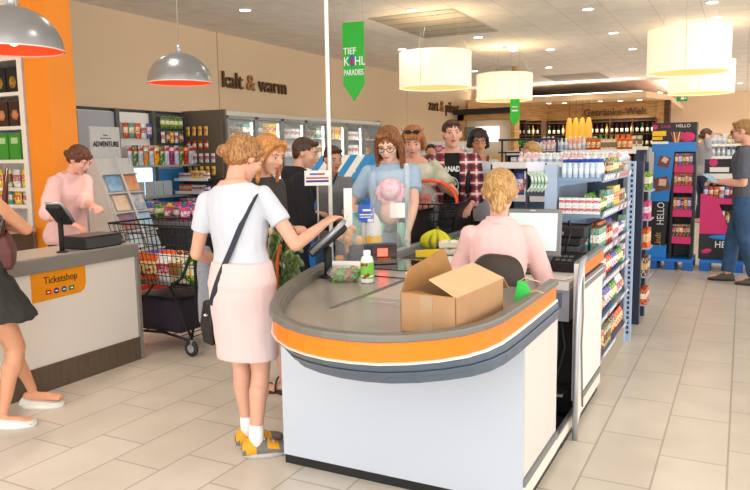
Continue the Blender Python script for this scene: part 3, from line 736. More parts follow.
# `off` moves to the left of travel; the outline runs clockwise seen from above, so inside is a negative distance
ck = empty('checkout_counter', (-1.35, 3.2, 0)); ck_off = Matrix.Translation((1.35, -3.2, 0))
def ckp(mb, name, mt, par=None, bevel=0): return mb.xf(ck_off).build(name, mt, par or ck, bevel=bevel)
sgn = -1
m = MB(); sweep(m, OUT, 0, sgn * .045, .882, .910); sweep(m, OUT, sgn * .038, sgn * .054, .85, .90); ckp(m, 'rim', mat('rim_grey', '77736C', .35, .2), bevel=.006)
m = MB(); sweep(m, OUT, sgn * .012, sgn * .04, .812, .882); ckp(m, 'orange_band', M_orange)
m = MB(); sweep(m, OUT, sgn * .004, sgn * .04, .802, .813); ckp(m, 'white_strip', M_paper)
m = MB()
for z0, z1, d in ((.772, .80, 0), (.748, .770, -.006), (.722, .746, 0), (.712, .80, .012)): sweep(m, OUT, sgn * d if d > 0 else sgn * d, sgn * .045, z0, z1)
ckp(m, 'bumper_rail', mat('bumper_blue_grey', '566474', .4), bevel=.003)
# desk top (one worn metal sheet) and the lower body
ins = off(OUT, sgn * .042)
m = MB().prism([(x, y) for x, y in ins], .846, .856); ckp(m, 'worktop', M_desk)
m = MB().b2(-1.50, -1.02, 2.80, 3.52, .856, .859); m.b2(-1.44, -.98, 2.72, 2.735, .8555, .8575); ckp(m, 'worktop_plate', mat('pale_worn_plate', 'B7B2A4', .3, .15, var=.1, scale=4))
m = MB()
for x in (-1.525, -1.51): m.b2(x, x + .005, 2.52, 3.3, .856, .862)
ckp(m, 'divider_rail', M_steel)
m = MB().b2(-1.945, -.752, 2.755, 2.775, .045, .80); m.b2(-1.945, -1.925, 2.775, 3.6, .045, .80)
ckp(m, 'front_panel', mat('desk_white_shaded', 'C0C7D2', .35))  # cool bluish shade put into the white of the front panel
m = MB().b2(-.772, -.752, 2.775, 3.34, .155, .72); ckp(m, 'side_panel', mat('desk_white_lit_side', 'DED8D2', .35))  # lit, warmer copy of the front panel's white
m = MB().b2(-.76, -.742, 2.76, 3.345, .118, .152).b2(-.762, -.747, 2.76, 3.345, .045, .116, 1); ckp(m, 'bottom_rail', [M_grey, M_cream], bevel=.003)
m = MB().b2(-1.94, -.76, 2.758, 3.5, 0, .044).b2(-1.94, -.757, 3.5, 4.5, 0, .04); ckp(m, 'kickboard', M_black)
T(ck, 'long checkout counter with rounded grey desk end, orange band and white panels', 'checkout counter')
# customer side and belt section running away
m = MB().b2(-2.0, -1.9, 3.34, 5.72, .3, .80).b2(-1.46, -1.40, 3.9, 5.72, .05, .80); ckp(m, 'belt_side_panel', M_cream)
m = MB().b2(-1.9, -1.46, 3.95, 5.72, .78, .848); ckp(m, 'conveyor_belt', mat('belt_rubber', '3A3835', .6))
m = MB().b2(-1.96, -1.9, 3.84, 5.72, .80, .90).b2(-1.46, -1.42, 4.0, 5.72, .80, .87); ckp(m, 'belt_rail', M_alu, bevel=.004)
m = MB().b2(-2.03, -1.3, 3.30, 3.95, .80, .856).b2(-2.2, -1.96, 3.9, 4.05, .80, .856); ckp(m, 'scanner_table', mat('scanner_steel', 'B5B0A6', .3, .3))
m = MB().b2(-1.84, -1.60, 3.52, 3.90, .856, .862); ckp(m, 'scanner_glass', mat('scanner_glass', '1A1414', .06, coat=1))
m = MB().b2(-1.60, -1.28, 3.45, 4.1, .856, .866); ckp(m, 'white_side_shelf', M_paper)
# second module: small inner cabinet with drawers seen in the gap, and the side wing with its gate
m = MB().b2(-1.2, -.80, 3.80, 4.45, .76, .80); ckp(m, 'inner_shelf', M_white)
m = MB().b2(-1.1, -.80, 3.82, 4.4, .585, .76).b2(-.97, -.84, 3.81, 3.82, .66, .74, 1).b2(-.94, -.93, 3.80, 3.81, .69, .70, 2); ckp(m, 'cash_drawer', [mat('drawer_grey', 'B8BAC0', .4), mat('drawer_blue', '6F86A8', .4), M_black])
m = MB().b2(-1.1, -.78, 3.9, 4.42, .0, .585); ckp(m, 'inner_cabinet', M_blk2)
m = MB()
for q in range(7): m.tube([(-.98 + q * .022, 3.86, .57), (-1.0 + q * .03, 3.83 - .02 * (q % 3), .44), (-.96 + q * .012, 3.86, .30 - .02 * q)], .006, 6)
ckp(m, 'cable_bundle', M_dgrey)
m = MB().b2(-1.02, -.80, 3.7, 3.88, .20, .215).b2(-.95, -.86, 3.74, 3.82, .215, .25, 1).b2(-1.02, -.80, 3.5, 3.75, .06, .075); ckp(m, 'inner_footboard', [M_steel, M_blueshelf])
m = MB().b2(-.77, -.745, 3.80, 4.52, .16, .80); m.b2(-.77, -.735, 3.78, 3.81, .16, .91); ckp(m, 'wing_panel', M_white)
m = MB().b2(-.768, -.742, 3.82, 4.52, .83, .895); ckp(m, 'wing_orange_band', M_orange)
m = MB().b2(-.775, -.738, 3.80, 4.53, .895, .92).b2(-.768, -.738, 3.80, 4.53, .79, .81).b2(-.768, -.738, 3.80, 4.53, .75, .775); ckp(m, 'wing_rail', M_grey, bevel=.004)
m = MB().b2(-.765, -.742, 3.80, 4.53, .118, .152).b2(-.762, -.746, 3.8, 4.53, .045, .116, 1).b2(-.77, -.75, 3.34, 3.8, .045, .10, 1).b2(-.77, -.75, 3.34, 3.8, .1, .115, 0); ckp(m, 'wing_bottom_rail', [M_grey, M_cream])

g = empty('swing_gate', (-.72, 3.70, 0)); m = MB()
P0 = [(0, .05, .02), (0, -.02, .10), (0, -.03, .5), (0, -.01, .78), (0, .03, .88), (0, .12, .93)]
m.tube([(0, -.06, .0), (0, -.065, .3), (0, -.06, .62), (0, -.03, .82), (0, .03, .92), (0, .1, .945)], .014, 10)
m.build('gate_frame', M_alu, g)
MB().loft([[(-.006, y, z) for y, z in ((-.055, .05), (.075, .12), (.09, .5), (.08, .90), (.02, .905), (-.045, .72))], [(.006, y, z) for y, z in ((-.055, .05), (.075, .12), (.09, .5), (.08, .90), (.02, .905), (-.045, .72))]], sm=False).build('gate_panel', M_cream, g)
MB().tube([(.012, .0, .86), (.014, .02, .66), (.012, .005, .5), (.014, .03, .3), (.012, .07, .14)], .005, 6).build('edge_strip', M_grey, g)
T(g, 'narrow white swing gate beside the gap in the checkout counter', 'gate')

# ---- things on the desk
D = .857
# cardboard box with open flaps
bx = empty('cardboard_box', (-.955, 2.50, .86), R(-4)); W_, L_, H_ = .22, .45, .142; t = .004
m = MB()
m.b2(-W_ / 2, W_ / 2, -L_ / 2, L_ / 2, 0, t)
for x in (-W_ / 2, W_ / 2 - t): m.b2(x, x + t, -L_ / 2, L_ / 2, 0, H_)
for y in (-L_ / 2, L_ / 2 - t): m.b2(-W_ / 2, W_ / 2, y, y + t, 0, H_)
m.build('body', M_card, bx)
w2, l2 = W_ / 2, L_ / 2
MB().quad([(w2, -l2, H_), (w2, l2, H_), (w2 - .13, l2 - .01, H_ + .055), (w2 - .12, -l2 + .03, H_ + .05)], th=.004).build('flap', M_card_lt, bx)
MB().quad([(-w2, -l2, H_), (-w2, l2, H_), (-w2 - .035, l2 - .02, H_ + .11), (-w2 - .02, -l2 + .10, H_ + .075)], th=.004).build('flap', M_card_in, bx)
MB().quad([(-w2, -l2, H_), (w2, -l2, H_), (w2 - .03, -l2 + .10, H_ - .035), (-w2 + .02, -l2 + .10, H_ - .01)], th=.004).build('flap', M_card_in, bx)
MB().quad([(-w2, l2, H_), (w2, l2, H_), (w2, l2 + .06, H_ - .05), (-w2, l2 + .06, H_ - .05)], th=.004).build('flap', M_card, bx)
M_tp = mat('packing_tape', 'B59674', .25); MB().b2(-.03, .02, -l2 - .0015, -l2 - .0002, H_ - .06, H_).build('tape', M_tp, bx); MB().b2(-.03, .02, -l2 - .0015, -l2 - .0002, 0, .045).build('tape', M_tp, bx)
T(bx, 'open brown cardboard box with raised flaps on the rounded desk end', 'box')
# green carrier folder behind the box
g = empty('green_bag', (-.80, 2.93, D), R(8))
MB().loft([[(-.045, -.03, 0), (.05, -.03, 0), (.05, .03, 0), (-.045, .03, 0)], [(-.03, -.012, .10), (.0, -.012, .10), (.0, .012, .10), (-.03, .012, .10)]], sm=False).build('body', mat('bright_green', '14C83C', .4), g)
MB().tube([(-.03, 0, .095), (0, .0, .115), (.06, .0, .10)], .0025, 5).tube([(.01, 0, .05), (.05, .0, .062), (.08, 0, .052)], .0025, 5).build('string', mat('straw', 'E0C489', .6), g)
T(g, 'small bright green pointed bag behind the cardboard box', 'bag')

# milk drink bottle
M_label = pack('drink_label', '7CC242', 'F2F2F0', '8E2A22', .12, .2, sc=3)
b = empty('drink_bottle', (-1.665, 3.13, D))
MB().lathe([(.004, 0), (.029, .001), (.032, .008), (.031, .05), (.032, .10), (.026, .122), (.015, .130), (.015, .135)], n=24).build('body', mat('milky_plastic', 'E8E9E4', .3), b)
MB().lathe([(.0325, .022), (.0325, .098)], n=24, caps=False).build('label_sleeve', M_label, b)
MB().lathe([(.017, .131), (.018, .133), (.018, .150), (.015, .153), (.002, .1535)], n=20).build('cap', M_white, b); b.scale = (1.06, 1.06, 1.08)
T(b, 'small drink bottle with white cap and green label on the desk', 'bottle')
# salad box
s_ = empty('salad_box', (-1.80, 3.14, D), R(8))
MB().lathe([(.07, .002), (.088, .03), (.095, .045)], n=20).build('tray', M_film, s_)
MB().lathe([(.096, .045), (.094, .05), (.075, .078), (.03, .085), (.002, .0855)], n=20, caps=False).build('lid', M_film, s_)
m = MB(); rn = random.Random(5)
for k in range(90):
    a = rn.uniform(0, 6.28); r = rn.uniform(0, .072); c_ = rn.random()
    m.ell((r * math.cos(a), r * math.sin(a), rn.uniform(.012, .062)), (.024, .017, .006), 0 if c_ < .78 else (1 if c_ < .92 else 2), rot=(rn.uniform(-1, 1), rn.uniform(-1, 1), a), n=8, k=5)
m.build('salad', [mat('lettuce', '5C9A2E', .6), mat('carrot', 'E07B24', .6), mat('tomato', 'C8341E', .4)], s_)
s_['label'] = ''; T(s_, 'clear plastic box of mixed green salad on the desk beside the card terminal', 'salad')
s_.scale = (1.0, 1.0, .9)
# wrapped white roll, bread rolls in a clear bag
g = empty('wrapped_baguette', (-1.93, 3.42, D + .028), R(20)); MB().caps((-.09, 0, 0), (.09, 0, 0), .028, .026, 14).build('roll', M_paper, g)
MB().cyl((.085, 0, 0), (.13, 0, -.004), .024, .012, 10).build('twist', M_paper, g); T(g, 'white paper wrapped roll lying behind the salad box', 'bread')
g = empty('bread_bag', (-2.02, 3.60, D))
rn = random.Random(2); M_bun = mat('bun_crust', 'C98B4E', .6, c2='E3B981', scale=10)
for k in range(13):
    MB().ell((rn.uniform(-.055, .055), rn.uniform(-.05, .05), .025 + .015 * k), (.034, .028, .022), rot=(.3 * k, .2 * k, k)).build('bread_roll', M_bun, g)
MB().lathe([(.075, 0), (.095, .05), (.09, .18), (.07, .25), (.02, .29), (.05, .33)], n=18, caps=False).build('bag', M_film, g)
T(g, 'clear plastic bag full of bread rolls standing behind the card terminal', 'bread bag')
# yellow and white household bottle
g = empty('detergent_bottle', (-2.08, 3.98, .857))
MB().lathe([(.045, 0), (.055, .01), (.055, .12), (.055, .17), (.035, .215), (.016, .235), (.016, .26), (.002, .262)], n=20, ms=[0] * 7).build('body', M_white, g)
MB().lathe([(.0565, .02), (.0565, .115)], n=20, caps=False).build('label_sleeve', M_yellow, g)
g.scale = (1.15, 1.15, 1.18)
T(g, 'white bottle with yellow label standing behind the scanner', 'bottle')
# scanner tower with red light
g = empty('scanner_tower', (-1.90, 3.68, D), R(-50))
MB().b2(-.02, .05, -.17, .12, 0, .125).build('housing', mat('tower_navy', '232C40', .4), g, bevel=.01)
MB().b2(.05, .053, -.03, .115, .01, .118).build('window', mat('scanner_window', '2A0606', .08, coat=1), g)
MB().b2(.0532, .0545, .0, .06, .055, .10).build('red_light', mat('red_laser', (1, .05, .03), .3, emit=4), g)
MB().b2(.0532, .0545, .0, .08, .02, .045).build('painted_reflection', mat('reflection_copper', 'A0502A', .3), g)  # reflection in the scanner window, put in as a coloured strip
T(g, 'dark upright barcode scanner with a red lit window', 'scanner')
# clear screens between shopper and cashier
g = empty('acrylic_screen', (-1.93, 3.95, .84)); MB().b2(-.006, .006, -.26, .26, 0, .56).build('pane', M_glass, g)
MB().b2(-.012, .012, .24, .262, 0, .60).build('edge', mat('acrylic_edge', 'E8F0F0', .1, alpha=.35), g); T(g, 'clear acrylic screen standing between the scanner and the queue', 'screen')
def card(x, y, z, w_, h_, mt, name, label, cat, rz=R(28), extra=None):
    g = empty(name, (x, y, z), rz); MB().b2(-w_ / 2, w_ / 2, -.003, .003, 0, h_).build('card', mt, g)
    if extra: extra(g)
    if z > .9 and extra is not ex_s: MB().cyl((0, .005, .857 - z), (0, .005, .01), .004, n=6).build('stand', M_alu, g)
    T(g, label, cat); return g
ex_s = 0
card(-2.12, 3.75, 1.03, .05, .27, M_paper, 'paper_strip', 'tall white paper strip fixed beside the card terminal', 'notice')
def ex(g):
    MB().b2(-.02, .03, -.0042, -.003, .07, .082).b2(-.04, .04, -.0042, -.003, .045, .052).b2(-.04, .03, -.0042, -.003, .03, .036).b2(.01, .045, -.0045, -.003, .004, .022).build('lettering', M_paper, g)
card(-2.05, 3.85, 1.085, .095, .11, mat('notice_blue', '2357C4', .4), 'blue_notice', 'small blue notice card with white print on the clear screen', 'notice', extra=ex)
card(-1.93, 4.05, 1.10, .095, .095, M_paper, 'white_notice', 'blank white square notice on the screen before the baby carrier', 'notice', rz=R(24))
def ex(g):
    MB().b2(-.075, .075, -.0045, -.003, .045, .055, 0).b2(-.075, .075, -.0045, -.003, .022, .036, 1).build('stripe', [M_red, mat('stripe_blue', '30408C', .5)], g)
    MB().b2(-.05, .0, -.0045, -.003, .07, .082, 0).b2(0, .05, -.0045, -.003, .07, .082, 1).build('lettering', [mat('stripe_blue2', '3070C0', .5), M_red], g)
    MB().cyl((.0, .008, -.44), (.0, .008, .02), .006, n=8).build('stand', M_alu, g)
card(-2.52, 4.05, 1.30, .17, .10, M_paper, 'striped_sign', 'white sign with red and blue stripes hiding a shopper\'s face', 'sign', rz=R(34), extra=ex)
# card terminal
def terminal(name, loc, rz, label, s=1, tilt=-38, h=.30):
    g = empty(name, loc, rz); MB().lathe([(.045, 0), (.045, .008), (.02, .014)], n=20).cyl((0, 0, .01), (0, 0, h * .8), .021).build('post', M_blk2, g)
    m = MB().box((0, 0, 0), (.125, .23, .05), 0).xf(Matrix.Translation((.0, .0, h)) @ Matrix.Rotation(R(-tilt), 4, 'X')); m.build('body', M_blk2, g, bevel=.012)
    M_ = Matrix.Translation((0, 0, h)) @ Matrix.Rotation(R(-tilt), 4, 'X')
    m = MB(); m.tube([(-.066, -.10, .0), (-.068, .05, .012), (-.06, .12, .02), (.06, .12, .02), (.068, .05, .012), (.066, -.10, .0)], .014, 8).xf(M_); m.build('side_trim', mat('terminal_silver', 'A9AEB4', .3, .5), g)
    MB().b2(-.035, .035, .02, .075, .0255, .0275).xf(M_).build('display', mat('lcd', '4A6A88', .1), g)
    m = MB()
    for i in range(3):
        for j in range(4): m.b2(-.03 + i * .022, -.014 + i * .022, -.085 + j * .023, -.07 + j * .023, .0255, .029)
    m.xf(M_).build('keypad', mat('keys', '8A8E94', .5), g); g.scale = (s,) * 3
    T(g, label, 'card terminal'); return g
terminal('card_terminal', (-1.93, 3.19, .857), R(-66), 'black and silver card terminal on a post at the rounded desk edge', 1, h=.20, tilt=-38)
# ================================================================= THE OTHER PEOPLE
def plaid(name):
    m, N, L, b = nodes(name); b.inputs['Roughness'].default_value = .85
    tc = N.new('ShaderNodeTexCoord'); sp = N.new('ShaderNodeSeparateXYZ'); L.new(tc.outputs['Object'], sp.inputs[0])
    def stripes(out, sc, ofs, w_):
        a = N.new('ShaderNodeMath'); a.operation = 'MULTIPLY_ADD'; a.inputs[1].default_value = sc; a.inputs[2].default_value = ofs + 50; L.new(out, a.inputs[0])
        f = N.new('ShaderNodeMath'); f.operation = 'FRACT'; L.new(a.outputs[0], f.inputs[0])
        g = N.new('ShaderNodeMath'); g.operation = 'LESS_THAN'; g.inputs[1].default_value = w_; L.new(f.outputs[0], g.inputs[0]); return g.outputs[0]
    def mix(f, c, prev, k):
        mu = N.new('ShaderNodeMath'); mu.operation = 'MULTIPLY'; mu.inputs[1].default_value = k; L.new(f, mu.inputs[0])
        x = N.new('ShaderNodeMix'); x.data_type = 'RGBA'; L.new(mu.outputs[0], x.inputs[0]); x.inputs[7].default_value = srgb(c)
        if prev is None: x.inputs[6].default_value = srgb('C22B2A')
        else: L.new(prev, x.inputs[6])
        return x.outputs[2]
    c = None
    for o_, k in ((0, 11), (2, 11)):
        c = mix(stripes(sp.outputs[o_], k, 0, .38), '20253A', c, .72); c = mix(stripes(sp.outputs[o_], k, .45, .2), 'F0ECEC', c, .75)
    L.new(c, b.inputs['Base Color']); return m
M_jeans = mat('jeans', '3A5C86', .85, var=.35, scale=9, bump=.1)
M_dkcloth = mat('dark_cloth', '1A1A1E', .9); M_char = mat('charcoal_tee', '3A3733', .85)
M_shirtpink = mat('pink_shirt', 'EDC2BF', .75, bump=.08, scale=30)
M_bluelt = mat('light_blue_knit', 'A9C3DC', .85, var=.08, scale=40)
H_gold = hairmat('strawberry', 'DA9A58', 'A0602E'); H_brown = hairmat('brown', '5A3A26', '2C1A10'); H_dark = hairmat('dark', '2E201A', '120C0A')
H_red = hairmat('copper', 'A2683C', '5E3418'); H_ging = hairmat('ginger', 'C07A3A', '7E4620'); H_blond = hairmat('blond', 'D9AE70', '9A6B35')
H_sandy = hairmat('sandy', 'B68A52', '7A5228')
def fx(dx, dy): return math.atan2(-dx, dy)

# strawberry-blond shopper in profile
q = Person('person', 'woman with long strawberry-blond hair and charcoal t-shirt, in profile behind the woman in white', (-2.67, 3.58, 0), fx(.97, -.15), 1.66, sk=M_sk_fair, hands=((-2.48, 3.30, 1.08), (-2.40, 3.58, 1.06)),
           head=(0, 20, 0), vox=.008, feet=[(.0, -.08, R(10)), (-.06, .12, R(6))], lean=4)
q.top('shirt', M_char, hem=.52, sleeve=.6, inf=.014); q.trousers('trousers', mat('black_capri', '1C1B1D', .85), end=.35); q.hair('long', H_gold); q.sandals(mat('brown_leather', '3A2418', .6))
# person in black sweater
q = Person('person', 'person in black hooded sweater with short brown hair, back turned, by the freezers', (-3.08, 4.6, 0), fx(.8, .7), 1.66, sk=M_sk_fair, head=(-25, 12, 0), vox=.01, girth=1.12, hands=(( -2.78, 4.72, .95), None), lean=4)
q.top('sweater', M_dkcloth, hem=.5, sleeve=1.95, inf=.022, neck=.845); q.trousers('trousers', mat('dark_jeans', '23293A', .9)); q.hair('short', H_brown)
m = MB(); m.loft([[q.U((math.cos(t) * r * 1.1, -.03 + math.sin(t) * r, z)) for t in (2 * math.pi * j / 18 for j in range(18))] for z, r in ((1.32, .095), (1.36, .10), (1.40, .085), (1.42, .07))]); o = m.build('hood', M_dkcloth, q.body); remesh(o, .01, 2)
q.shoes(M_blk2, M_paper)
# grey top, face hidden by the striped sign
q = Person('person', 'brown-haired person in grey top whose face is hidden by the striped sign', (-3.16, 5.3, 0), fx(.7, -.7), 1.60, sk=M_sk_fair, head=(10, 12, 0), vox=.01, hands=((-3.15, 5.05, 1.02), (-2.86, 5.08, 1.05)), curl=(1.2, 1.2))
q.top('sweater', mat('mid_grey_knit', '84868C', .9, var=.1, scale=30), hem=.5, sleeve=1.85, inf=.018); q.trousers('trousers', M_jeans); q.hair('short', H_brown); q.shoes(M_blk2, M_paper)
MB().tube([q.U((.07, .095, 1.10)), q.U((.03, .115, 1.22)), q.U((-.03, .08, 1.33)), q.U((-.06, .0, 1.35))], .009, 6).build('bag_strap', M_black, q.body)
g = empty('turquoise_bag', (-2.70, 4.9, .78)); m = MB(); m.loft([[(math.cos(t) * a, math.sin(t) * b, z) for t in (2 * math.pi * j / 18 for j in range(18))] for z, a, b in ((0, .08, .05), (.03, .13, .08), (.16, .13, .08), (.27, .09, .06), (.33, .05, .03))]); o = m.build('body', mat('turquoise_plastic', '5CC8C4', .45, var=.15, scale=10), g); remesh(o, .01, 1); q.noise(o, .018, 14)
MB().tube([(-.05, 0, .31), (-.04, 0, .42), (.04, 0, .42), (.05, 0, .31)], .010, 6).build('handle', mat('turquoise_plastic', '5CC8C4'), g)
MB().cyl((0, 0, -.40), (0, 0, .02), .0, .0) if 0 else None
T(g, 'turquoise plastic shopping bag held below the striped sign', 'bag')
# woman with glasses, baby carrier, reaching down to the belt
M_carrier = mat('grey_carrier', '8FA0B4', .9, var=.12, scale=60)
q = Person('person', 'woman with long copper hair, glasses and light blue cardigan carrying a baby', (-2.30, 4.72, 0), fx(.42, -.9), 1.735, sk=skin('pale', 'F0C4AE'), head=(-12, 26, 0), vox=.008, hands=((-2.40, 4.42, 1.12), (-2.00, 4.36, .97)),
           poles=(None, (-1, -.2, -.3)), hdir=(None, (.2, -.3, -.9)), lean=4, curl=(.8, .4))
q.brow = mat('brow_copper', '8A5A34', .7)
q.top('cardigan', M_bluelt, hem=.48, sleeve=.62, inf=.018); q.trousers('trousers', mat('slate_trousers', '5A6270', .9)); q.hair('long', H_red); q.glasses(M_black); q.shoes(M_blk2, M_paper)
m = MB(); m.ell(q.U((0, .15, 1.12)), (.13, .11, .17)); o = m.build('carrier', M_carrier, q.body); remesh(o, .01, 2); q.noise(o, .01, 12)
for sg in (1, -1):
    MB().tube([q.U((sg * .10, .14, 1.22)), q.U((sg * .125, .13, 1.32)), q.U((sg * .12, .04, 1.415)), q.U((sg * .10, -.06, 1.38))], .019, 8).build('carrier_strap', mat('carrier_blue', '9CBFE4', .8), q.body)
# the baby
bw = q.W @ q.U((0, .235, 1.24)); b_ = empty('person', (bw.x, bw.y, bw.z)); b_.rotation_euler = (0, 0, fx(.42, -.9) + math.pi)
m = MB(); m.ell((0, 0, .02), (.058, .062, .066), n=18, k=11); m.ell((0, .012, -.02), (.05, .05, .042)); m.caps((0, .0, -.04), (0, 0, -.09), .032, .045); m.ell((0, -.0, -.13), (.075, .06, .09)); m.ell((0, .062, -.004), (.008, .008, .007))
for sg in (1, -1): m.ell((sg * .058, 0, .005), (.008, .013, .018))
bo = m.build('head', skin('baby', 'F2C8B4'), b_); remesh(bo, .006, 2)
m = MB(); m.lathe([(.002, .110), (.02, .108), (.055, .098), (.076, .06), (.078, .015)], n=26, caps=False); 
rings = []
for k in range(4):
    rings.append([(math.cos(t) * (.078 + k * .009 + .004 * math.sin(t * 14) * .5 * k), math.sin(t) * (.078 + k * .009 + .004 * math.sin(t * 14) * .5 * k), .015 - k * .010 + .004 * math.sin(t * 14) * .5 * k) for t in (2 * math.pi * j / 54 for j in range(54))])
m.loft(rings, caps=False); hat = m.build('sun_hat', mat('pink_flower_print', 'F39AB8', .8, c2='FBE3EA', scale=22), b_); hat.rotation_euler = (R(66), 0, 0); hat.location = (0, -.0, .02)
so = hat.modifiers.new('s', 'SOLIDIFY'); so.thickness = .004
m = MB()
for sg in (1, -1): m.caps((sg * .075, -.10, -.22), (sg * .10, -.16, -.32), .032, .026)
m.build('romper', mat('mint_romper', '8FD6C0', .85), b_)
T(b_, 'baby in pink flowered sun hat held in a grey carrier', 'person')

# older woman
q = Person('person', 'older woman with short ginger hair, sunglasses pushed up and pale patterned top, looking down', (-2.40, 5.35, 0), fx(.42, -.9), 1.755, sk=M_sk_pink, head=(-4, 20, 0), vox=.009, girth=1.16,
           hands=((-2.28, 5.08, 1.22), (-2.06, 5.08, 1.27)), curl=(1.3, 1.2))
q.top('blouse', mat('floral_blouse', 'D9D2C2', .85, c2='A8B08C', scale=9), hem=.46, sleeve=.75, inf=.02, neck=.815); q.trousers('trousers', mat('beige_trousers', '9A8E80', .9)); q.hair('shag', H_ging); q.glasses(M_blk2, on_head=True)
MB().tube([q.U((-.11, .07, 1.02)), q.U((-.125, .07, 1.25)), q.U((-.13, .02, 1.455)), q.U((-.12, -.07, 1.40))], .012, 6).build('bag_strap', mat('grey_strap', '9A9490', .7), q.body); q.shoes(M_blk2, M_paper)
# basket with orange handles that she holds
g = empty('shopping_basket', (-2.10, 4.97, .93), R(20)); w_, l_ = .14, .21
m = MB()
for z, k in ((0, .8), (.07, .88), (.14, .95), (.20, 1.03)): m.tube([(-l_ * k, -w_ * k, z), (l_ * k, -w_ * k, z), (l_ * k, w_ * k, z), (-l_ * k, w_ * k, z), (-l_ * k, -w_ * k, z)], .006, 6)
for i in range(11):
    x = -1 + i / 5
    for y in (-1, 1): m.cyl((x * l_ * .8, y * w_ * .8, 0), (x * l_ * 1.03, y * w_ * 1.03, .20), .004, n=5)
for i in range(7):
    y = -1 + i / 3
    for x in (-1, 1): m.cyl((x * l_ * .8, y * w_ * .8, 0), (x * l_ * 1.03, y * w_ * 1.03, .20), .004, n=5)
m.b2(-l_ * .8, l_ * .8, -w_ * .8, w_ * .8, -.003, .003); m.build('basket_body', M_blk2, g)
for y in (-1, 1): MB().tube([(math.cos(t) * l_ * 1.0, y * w_ * (1 - .6 * math.sin(t)), .20 + math.sin(t) * .17) for t in (math.pi * j / 14 for j in range(15))], .011, 8).build('handle', mat('basket_orange', 'F0501A', .4), g)
T(g, 'black shopping basket with bright orange handles held by the older woman', 'basket')
g = empty('fruit_net', (-2.14, 4.97, .95)); rn = random.Random(9)
m = MB()
for k in range(16): m.ell((rn.uniform(-.07, .06), rn.uniform(-.05, .05), .03 + .018 * k * .8), (.034, .034, .032), n=10, k=6)
m.build('fruit', mat('red_fruit', 'D23A22', .35, c2='E9764A', scale=20), g); MB().lathe([(.09, 0), (.115, .08), (.10, .24), (.05, .31), (.07, .34)], n=16, caps=False).build('bag', M_film, g)
T(g, 'clear bag of red fruit in the orange-handled basket', 'fruit bag')
# man in plaid
q = Person('person', 'dark-haired man in open red plaid shirt over a black t-shirt with white print', (-2.30, 5.95, 0), fx(.38, -.9), 1.815, male=True, sk=M_sk_pink, head=(6, 0, 0), vox=.009, hands=((-2.5, 5.72, 1.0), (-2.04, 5.70, 1.05)))
q.brow = mat('brow_dark', '3A2418', .7)
blk = q.top('t_shirt', mat('black_tee', '101012', .85), hem=.5, sleeve=.3, inf=.010, vox=.010, fold=.002)
ps = q.top('plaid_shirt', plaid('red_plaid'), hem=.48, sleeve=1.7, inf=.018, fold=.006)
bm = bmesh.new(); bm.from_mesh(ps.data)
ddel = [v for v in bm.verts if v.co.y > .02 and abs(v.co.x) < .062 + max(0, (1.35 - v.co.z)) * .05 and v.co.z < 1.56]
bmesh.ops.delete(bm, geom=ddel, context='VERTS'); bm.to_mesh(ps.data); bm.free()
so = ps.modifiers.new('s', 'SOLIDIFY'); so.thickness = .004
M_pr = mat('print_white', 'EDEDED', .8)
FM = lambda z: Matrix(((-1, 0, 0, 0), (0, 0, 1, .4), (0, 1, 0, z), (0, 0, 0, 1)))
for s_, z, sz in (('CANADA', 1.345, .062),):
    t = text(s_, sz, M_pr, 'lettering', q.body, FM(z), 0, 'CENTER', thick=.003, squeeze=.8); decal(t, blk)
def flat(poly, z, name):
    bm = bmesh.new(); bm.faces.new([bm.verts.new((x, .4, z + y)) for x, y in poly]); bmesh.ops.triangulate(bm, faces=bm.faces[:]); bmesh.ops.subdivide_edges(bm, edges=bm.edges[:], cuts=2)
    me = bpy.data.meshes.new(name); bm.to_mesh(me); bm.free(); me.materials.append(M_pr); o = bpy.data.objects.new(name, me); col.objects.link(o); o.parent = q.body; decal(o, blk); return o
leaf = [(0, .05), (.010, .028), (.022, .034), (.02, .012), (.042, .018), (.036, .002), (.044, -.006), (.018, -.022), (.020, -.032), (.003, -.028), (.002, -.045)]
flat([(x * .9, y * .9) for x, y in leaf] + [(-x * .9, y * .9) for x, y in leaf[::-1][:-1]], 1.235, 'emblem')
m = MB(); m.tube([(math.cos(t) * .055, .4, 1.22 + math.sin(t) * .075) for t in (2 * math.pi * j / 28 for j in range(29))], .004, 6); o = m.build('emblem', M_pr, q.body); decal(o, blk, .003)
t = text('CANADA', .03, M_pr, 'lettering', q.body, FM(1.165), 0, 'CENTER', thick=.001, squeeze=.7); decal(t, blk)
q.trousers('trousers', M_jeans); q.hair('crop', H_brown); q.shoes(M_blk2, M_paper)
MB().tube([q.U((-.135, .115, 1.15)), q.U((-.14, .10, 1.32)), q.U((-.13, .03, 1.475)), q.U((-.12, -.08, 1.43))], .022, 8).build('backpack_strap', M_blk2, q.body)
# woman in white behind
q = Person('person', 'woman with short dark hair and glasses in white top, last in the checkout queue', (-2.30, 6.65, 0), fx(.38, -.9), 1.755, sk=M_sk_tan, head=(6, 6, 0), vox=.010, hands=(None, None))
q.brow = mat('brow_dark', '3A2418', .7)
q.top('blouse', M_wht, hem=.48, sleeve=.8, inf=.018, neck=.81); q.trousers('trousers', M_char); q.hair('shag', H_dark); q.glasses(M_blk2); q.shoes(M_blk2, M_paper)
MB().tube([q.U((-.02, .125, 1.15)), q.U((-.07, .11, 1.3)), q.U((-.10, .03, 1.465)), q.U((-.09, -.07, 1.42))], .014, 6).build('bag_strap', mat('brown_strap', '7A4A2A', .6), q.body)
